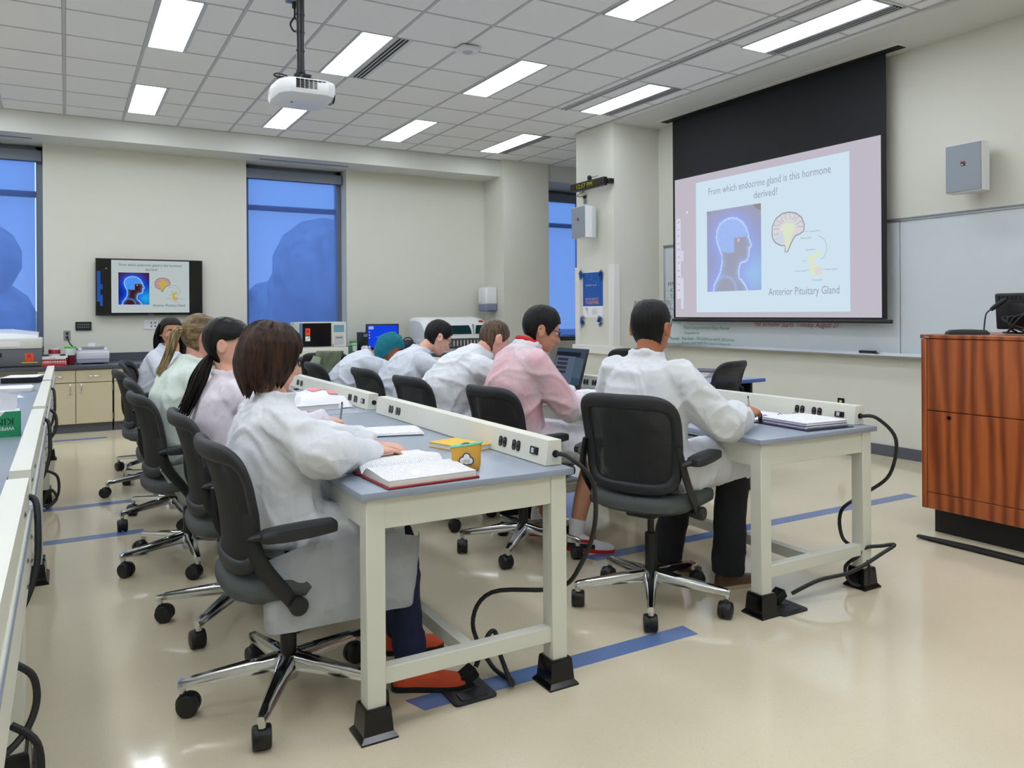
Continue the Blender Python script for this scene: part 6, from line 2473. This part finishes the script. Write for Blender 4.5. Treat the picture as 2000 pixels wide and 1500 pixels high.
for a, b in zip(vs, vs[1:]):
    for i in range(10):
        mb.bm.faces.new((a[i], a[i + 1], b[i + 1], b[i]))
bmesh.ops.solidify(mb.bm, geom=list(mb.bm.faces), thickness=.003)
mb.build('tissue', 'paper', kw, 60)
cu = thing('squeeze_bottle', 'white plastic bottle at the extreme left edge', 'bottle', (-.372, 3.95, ZT))
MB().lathe([(.036, 0), (.038, .004), (.038, .10), (.030, .125), (.014, .14), (.013, .16), (.017, .162), (.017, .18), (0, .182)], n=20).build('bottle_body', 'white_plastic', cu)
MB().tube([(0, 0, .18), (0, 0, .20), (.02, -.01, .215), (.05, -.02, .205)], [.006, .005, .004, .003], 8, 3).build('spout', 'white_plastic', cu)

# folders on the blue desk
fo = thing('folder_stack', 'stack of folders and books on the blue-edged desk', 'folders', (4.86, 5.12, .744), math.radians(20))
for k, c in enumerate(((212, 208, 214), (226, 210, 180), (206, 204, 214), (96, 88, 110))):
    MB().box((-.17 + .01 * k, -.12, .014 * k), (.17, .12 - .008 * k, .014 * k + .0125), .002, mtx=RZ(.07 * (k - 1))).build('folder', mat('folder_%d' % k, c, .6), fo)
fo = thing('paper_sheets', 'single sheet on the blue-edged desk beside the goggled man', 'papers', (4.22, 4.78, .744), .3)
MB().box((-.10, -.07, 0), (.10, .07, .002)).build('sheet', 'paper', fo)

# olive jacket over a chair back (same frame as its chair)
jk = thing('jacket', 'olive jacket draped over the back of an empty chair', 'jacket', (2.30, 7.72, 0), math.radians(62))
mb = MB()
rows = []
for j in range(30):
    t = j / 29
    row = []
    for i in range(23):
        u = -.75 + 1.10 * i / 22
        y = u * .225
        fold = .010 * math.sin(u * 17 + t * 3) + .010 * noise.noise(V((u * 4, t * 5, 2)))
        xb = -.285 + .052 * abs(u) ** 2.4
        if t < .42:
            s_ = 1 - t / .42
            x, z = xb - .030 - .045 * s_ + fold, .935 - .34 * s_ * (1 + .12 * u)
        elif t < .58:
            a = (t - .42) / .16 * PI
            x, z = xb - .030 * math.cos(a) + fold * .4, .930 + .022 * math.sin(a)
        else:
            s_ = (t - .58) / .42
            x, z = xb + .030 + .04 * s_ + fold, .93 - .26 * s_
        row.append(mb.bm.verts.new((x, y + .012 * math.sin(t * 9), z)))
    rows.append(row)
for a, b in zip(rows, rows[1:]):
    for i in range(22):
        mb.bm.faces.new((a[i], a[i + 1], b[i + 1], b[i]))
bmesh.ops.solidify(mb.bm, geom=list(mb.bm.faces), thickness=.006)
mb.build('jacket_cloth', 'khaki', jk, 60)
mb = MB()
mb.tube([(-.33, .05, .90), (-.36, .07, .80), (-.355, .05, .68), (-.36, .06, .58)], [.045, .05, .045, .035], 12, 4, flat=.45, up=V((1, 0, 0)))
me = remeshed(mb, .010, 2, 'khaki', 'sleeve')
wrinkle(me, .008, 3)
put('sleeve', me, jk)

# ================================================================== COUNTER EQUIPMENT
K0 = CZ + .001


def biohazard(parent, mtx, w, h):
    """orange biohazard sticker built flat"""
    fa = FlatArt(mtx, parent, .0006)
    fa.rect('hazard_label', -w / 2, -h / 2, w / 2, h / 2, 1, M['orange_label'])
    st_ = []
    for k in range(3):
        a = math.radians(90 + 120 * k)
        c = (math.cos(a) * .16 * w, math.sin(a) * .16 * w + .10 * h)
        st_.append([(c[0] + .17 * w * math.cos(a + b), c[1] + .17 * w * math.sin(a + b)) for b in [math.radians(25 + 31 * q) - PI for q in range(11)]])
    st_.append([(.13 * w * math.cos(b), .10 * h + .13 * w * math.sin(b)) for b in [2 * PI * q / 14 for q in range(15)]])
    fa.lines('hazard_symbol', st_, .05 * w, 2, M['blk'])
    fa.text('BIOHAZARD', 0, -.40 * h, .75 * w, .13 * h, 2, M['blk'])


an = thing('analyser', 'grey and white laboratory analyser at the left edge of the counter', 'lab machine', (-.62, 10.28, K0))
MB().box((-.42, -.27, .012), (.385, .28, .20), .008, 2).build('lower_case', mat('analyser_grey', (98, 102, 108), .45), an)
MB().box((-.41, -.28, .0), (.375, .28, .014)).build('plinth', 'toe', an)
MB().box((-.44, -.285, .20), (.39, .29, .315), .015, 3).build('upper_case', mat('analyser_cream', (206, 208, 202), .4), an)
mb = MB()
mb.loft([[(-.43, y, z) for y, z in ((-.20, .312), (-.16, .375), (.02, .42), (.26, .42), (.27, .312))], [(.10, y, z) for y, z in ((-.20, .312), (-.16, .372), (.02, .41), (.26, .41), (.27, .312))], [(.35, y, z) for y, z in ((-.18, .312), (-.14, .345), (.02, .375), (.24, .375), (.25, .312))]])
mb.build('lid', mat('analyser_lid', (222, 226, 228), .3), an, 30)
MB().box((-.03, -.29, .225), (.19, -.283, .285), .003).build('access_flap', 'white_plastic', an)
MB().box((-.015, -.277, .115), (.02, -.268, .16), .002).build('latch', 'blk', an)
biohazard(an, basis((.27, -.2706, .110), (1, 0, 0), (0, 0, 1)), .075, .085)
MB().box((.20, -.2715, .045), (.35, -.2695, .055)).build('caution_tape', 'yellow', an)

tr = thing('wire_tray', 'red wire tray holding white cartons on the counter', 'tray', (-.115, 10.10, K0))
mb = MB()
for z in (.006, .035, .07):
    mb.tube([(-.125, -.075, z), (.125, -.075, z), (.125, .075, z), (-.125, .075, z), (-.125, -.075, z)], .003, 6)
for k in range(11):
    mb.tube([(-.12 + .024 * k, -.075, .003), (-.12 + .024 * k, -.075, .07)], .002, 6)
mb.box((-.125, -.075, 0), (.125, .075, .004))
mb.build('wire_frame', 'red_bright', tr)
for k, (x0, x1, z0, z1, lab) in enumerate(((-.115, .115, .006, .055, 'supply carton with red stripe in the bottom of the red tray'), (-.118, .112, .058, .105, 'white supply carton on top in the red tray'))):
    c = thing('carton', lab, 'box', (-.115, 10.10, K0), group='cartons in the red tray')
    MB().box((x0, -.062, z0), (x1, .062, z1), .002).build('carton_body', 'white_plastic', c)
    MB().box((x0 + .004, -.0632, z0 + .004), (x1 - .004, -.0618, z0 + .018)).build('stripe', 'red_bright', c)
    lettering('Turbo', .024, basis((-.045, -.0636, z0 + .024), (1, 0, 0), (0, 0, 1)), 'blk', c)
sp_ = thing('wipes_tub', 'white tub with dark red lid behind the red tray', 'tub', (-.115, 10.26, K0))
MB().lathe([(.055, 0), (.057, .005), (.057, .125), (.05, .135)], n=24).build('tub_body', 'white_plastic', sp_)
MB().lathe([(.060, .13), (.060, .165), (.056, .175), (.03, .18), (0, .18)], n=24).build('lid', mat('dark_red_lid', (150, 34, 44), .35), sp_)
MB().lathe([(.050, .176), (.050, .186), (0, .186)], n=24).build('cap', 'white_plastic', sp_)
ca = thing('sharps_canister', 'dark red canister with clear top and green lid beside the printer', 'canister', (.040, 10.19, K0))
MB().lathe([(.042, 0), (.044, .005), (.046, .11)], n=24).build('canister_body', 'sharps_red', ca)
MB().lathe([(.046, .11), (.054, .15), (.060, .19)], n=24).build('clear_top', mat('cloudy_plastic', (222, 230, 226), .3), ca)
MB().lathe([(.062, .188), (.062, .205), (.055, .208), (0, .208)], n=24).build('lid', 'green', ca)
bt = thing('marker_pen', 'black marker standing beside the dark red canister', 'marker', (.005, 10.13, K0))
MB().lathe([(.010, 0), (.010, .085)], n=12).build('barrel', 'blk', bt)
MB().lathe([(.0105, .085), (.0105, .125), (0, .127)], n=12).build('cap', 'white_plastic', bt)
pr = thing('desktop_printer', 'small grey desktop printer on the counter', 'printer', (.27, 10.38, K0))
mb = MB()
mb.loft([[(x * s, -.17 * s2, z) for x in ()] for s, s2, z in ()]) if False else None
MB().box((-.165, -.18, .012), (.165, .17, .055), .008, 2).build('lower_case', mat('printer_slate', (150, 156, 176), .4), pr)
MB().box((-.17, -.185, .05), (.17, .175, .145), .014, 3).build('body', mat('printer_pale', (206, 208, 216), .4), pr)
MB().box((-.15, -.12, .14), (.15, .16, .175), .012, 3).build('top_cover', mat('printer_pale2', (216, 218, 226), .4), pr)
mb = MB()
mb.loft([[(-.115, -.13, .17), (-.115, .05, .185), (-.115, .05, .192), (-.115, -.13, .176)], [(.115, -.13, .17), (.115, .05, .185), (.115, .05, .192), (.115, -.13, .176)]])
mb.build('paper_flap', 'grey_plastic', pr)
MB().box((-.13, -.187, .062), (.13, -.183, .100), .002).build('tray_door', mat('printer_door', (196, 200, 212), .4), pr)
MB().box((-.045, .06, .15), (.03, .065, .235)).build('paper_sheet', 'paper', pr)
for x in (-.13, .13):
    MB().box((x - .02, -.16, 0), (x + .02, .15, .013)).build('foot', 'grey_plastic', pr)

rd = thing('microplate_reader', 'cream instrument with black window and small display', 'lab machine', (2.87, 10.12, K0))
cream = mat('reader_cream', (212, 214, 204), .4)
MB().box((-.33, -.25, 0), (.32, .25, .13), .008, 2).build('base_unit', cream, rd)
MB().box((-.31, -.20, .13), (.31, .25, .455), .006, 2).build('upper_case', cream, rd)
MB().box((-.265, -.214, .142), (.105, -.199, .442), .004).build('window', 'blk_gloss', rd)
MB().box((-.305, -.212, .15), (-.265, -.199, .445), .003).build('window_edge', mat('reader_blue', (96, 120, 160), .3), rd)
MB().box((.115, -.208, .135), (.305, -.198, .450), .003).build('control_column', cream, rd)
MB().box((.14, -.213, .325), (.275, -.207, .415), .002).build('display', 'lcd', rd)
MB().box((.15, -.213, .165), (.27, -.207, .285), .002).build('printer_slot', 'lt_grey_plastic', rd)
MB().box((.165, -.216, .245), (.255, -.212, .262)).build('paper_slot', 'grey_plastic', rd)
biohazard(rd, basis((-.20, -.2148, .33), (1, 0, 0), (0, 0, 1)), .062, .095)
fa = FlatArt(basis((-.20, -.2148, .245), (1, 0, 0), (0, 0, 1)), rd, .0006)
fa.rect('warning_label', -.03, -.03, .03, .03, 1, M['sticker_white'])
fa.lines('warning_arrow', [[(-.02, -.02), (.02, .018)]], .006, 2, M['blk'])
MB().box((.12, -.214, .148), (.135, -.208, .165)).build('button', 'red_bright', rd)

# small bottles and tray right of the reader
for nm, lab, x, y, prof, mt, capm in (
        ('reagent_bottle', 'red-labelled white bottle beside the cream instrument', 3.25, 10.30, [(.024, 0), (.025, .004), (.025, .09), (.014, .105), (.012, .12)], 'red_bright', 'white_plastic'),
        ('beaker', 'teal plastic beaker on the counter', 3.34, 10.36, [(.042, 0), (.044, .004), (.050, .10)], 'tealc', None),
        ('wipes_canister', 'green and white wipes canister on the counter', 3.44, 10.42, [(.048, 0), (.050, .004), (.050, .165)], 'white_plastic', 'green'),
        ('spray_bottle', 'small clear bottle left of the blue-lit monitor', 3.60, 10.22, [(.028, 0), (.030, .004), (.030, .06), (.012, .085), (.010, .10)], 'lt_grey_plastic', 'white_plastic')):
    if 'tealc' not in M:
        M['tealc'] = mat('teal_beaker', (86, 150, 140), .3)
    t = thing(nm, lab, 'bottle' if 'bottle' in nm else ('beaker' if nm == 'beaker' else 'canister'), (x, y, K0))
    MB().lathe(prof, n=20).build('vessel', mt, t)
    zt = prof[-1][1]
    rt_ = prof[-1][0]
    if capm:
        MB().lathe([(rt_ + .003, zt - .004), (rt_ + .003, zt + .018), (0, zt + .02)], n=20).build('cap', capm, t)
    if nm == 'wipes_canister':
        MB().lathe([(.0508, .03), (.0508, .13)], n=20).build('label_band', 'green', t)
        MB().box((-.03, -.0525, .045), (.03, -.0505, .12)).build('label', 'sticker_white', t)
tr = thing('supply_tray', 'low red tray of supplies left of the blue-lit monitor', 'tray', (3.52, 10.12, K0))
mb = MB().box((-.14, -.09, 0), (.14, .09, .006)).box((-.14, -.09, 0), (.14, -.084, .05)).box((-.14, .084, 0), (.14, .09, .05)).box((-.14, -.09, 0), (-.134, .09, .05)).box((.134, -.09, 0), (.14, .09, .05))
mb.build('tray_body', 'red_bright', tr)
tb_ = thing('tissue_wad', 'crumpled white tissue behind the low red tray', 'tissue', (3.56, 10.30, K0))
mb = MB()
mb.sph((0, 0, .06), (.05, .04, .06), 16, 12)
for v in mb.bm.verts:
    v.co += V((noise.noise(v.co * 40), noise.noise(v.co * 40 + V((3, 3, 3))), noise.noise(v.co * 40 + V((7, 1, 0))))) * .02
for v in mb.bm.verts:
    v.co.z = max(v.co.z, 0)
mb.build('tissue', 'paper', tb_)
mo = thing('computer_monitor', 'monitor with bright blue desktop on the back counter', 'monitor', (3.86, 10.42, K0), math.radians(-6))
MB().box((-.235, -.015, .06), (.235, .025, .415), .008, 2).build('housing', 'blk', mo)
MB().box((-.215, -.018, .085), (.215, -.014, .395)).build('screen', 'sky_screen', mo)
fa = FlatArt(basis((-.215, -.0185, .395), (1, 0, 0), (0, 0, 1)), mo, .0006)
fa.rect('window', .015, -.055, .085, -.012, 1, emis('monitor_window', (170, 190, 240), .8))
for k in range(3):
    fa.rect('icon', .02, -.10 - .04 * k, .034, -.085 - .04 * k, 1, emis('monitor_icon_%d' % k, (190, 205, 240), .8))
fa.poly('light_streak', [(.10, -.16), (.43, -.10), (.43, -.14), (.20, -.20)], 1, emis('monitor_streak', (60, 120, 250), .8))
MB().lathe([(.11, 0), (.11, .012), (.03, .02), (.028, .10)], n=24).build('stand', 'blk', mo)
pc = thing('small_computer', 'black computer box behind the blue-lit monitor', 'computer', (3.60, 10.50, K0))
MB().box((-.04, -.12, 0), (.04, .14, .30), .005).build('case', 'blk', pc)
MB().box((-.03, -.1215, .24), (.03, -.119, .28)).build('drive_slot', 'grey_plastic', pc)
kb = thing('keyboard', 'black keyboard before the blue-lit monitor', 'keyboard', (3.95, 10.12, K0), 0)
MB().box((-.20, -.06, 0), (.20, .06, .02), .004).build('base', 'blk', kb)
mb = MB()
for r in range(4):
    for c in range(14):
        mb.box((-.19 + .027 * c, -.048 + .025 * r, .02), (-.168 + .027 * c, -.028 + .025 * r, .026))
mb.build('keys', 'blk_gloss', kb)
bgk = thing('camera_bag', 'black bag between the monitor and the white analyser', 'bag', (4.20, 10.32, K0))
mb = MB()
mb.box((-.11, -.08, 0), (.11, .08, .15), .04, 4)
mb.sph((0, 0, .14), (.09, .07, .05), 16, 10)
mb.build('bag_body', 'blk_soft', bgk, 60)
MB().tube([(-.08, 0, .16), (-.04, 0, .21), (.04, 0, .21), (.08, 0, .16)], .008, 8, 4).build('handle', 'blk_rub', bgk)

wa = thing('analyser', 'large white domed analyser with dark green windows', 'lab machine', (4.84, 10.28, K0))
wm = mat('analyser_white', (224, 228, 230), .3)
mb = MB()


def arch(x, k):
    return [(x, -.30, .20), (x, -.30, .26), (x, -.285, .33), (x, -.25, .405 * k), (x, -.18, .46 * k), (x, -.08, .495 * k), (x, .05, .505 * k), (x, .28, .50 * k), (x, .28, .20)]


mb.loft([arch(-.53, .90), arch(-.50, .96), arch(-.44, 1.0), arch(.38, 1.0), arch(.47, .96), arch(.52, .84), arch(.535, .72)])
mb.build('hood', wm, wa, 40)
MB().box((-.53, -.28, .0), (.535, .28, .205), .01, 2).build('lower_case', wm, wa)
MB().box((-.50, -.305, .06), (.50, -.275, .195), .004).build('probe_bay', mat('bay_dark', (70, 66, 60), .5), wa)
mb = MB()
for k in range(18):
    mb.cyl((-.46 + .054 * k, -.309, .09), (-.46 + .054 * k, -.309, .175), .009, n=8)
mb.build('vials', 'lt_grey_plastic', wa)
for x0, x1 in ((-.20, .20), (.26, .44)):
    mb = MB()
    pts = [(-.3015, .262), (-.2872, .332), (-.262, .385)]
    inset = .02
    mb.loft([[(x0 + i_ * .03, y - .004, z) for (y, z), i_ in zip(pts, (0, .3, 1))], [(x1 - i_ * .03, y - .004, z) for (y, z), i_ in zip(pts, (0, .3, 1))]], False, False, False)
    bmesh.ops.solidify(mb.bm, geom=list(mb.bm.faces), thickness=.006)
    mb.build('hood_window', 'dk_teal', wa, 60)
MB().box((.23, -.306, .25), (.234, -.26, .40)).build('hood_seam', 'grey_plastic', wa)
MB().box((.36, -.232, .428), (.42, -.20, .452), .002).build('warning_sticker', 'red_bright', wa)
MB().tube([(.545, -.1, .15), (.57, -.12, .25), (.56, -.1, .33)], .006, 6, 4).build('tubing', 'lt_grey_plastic', wa)
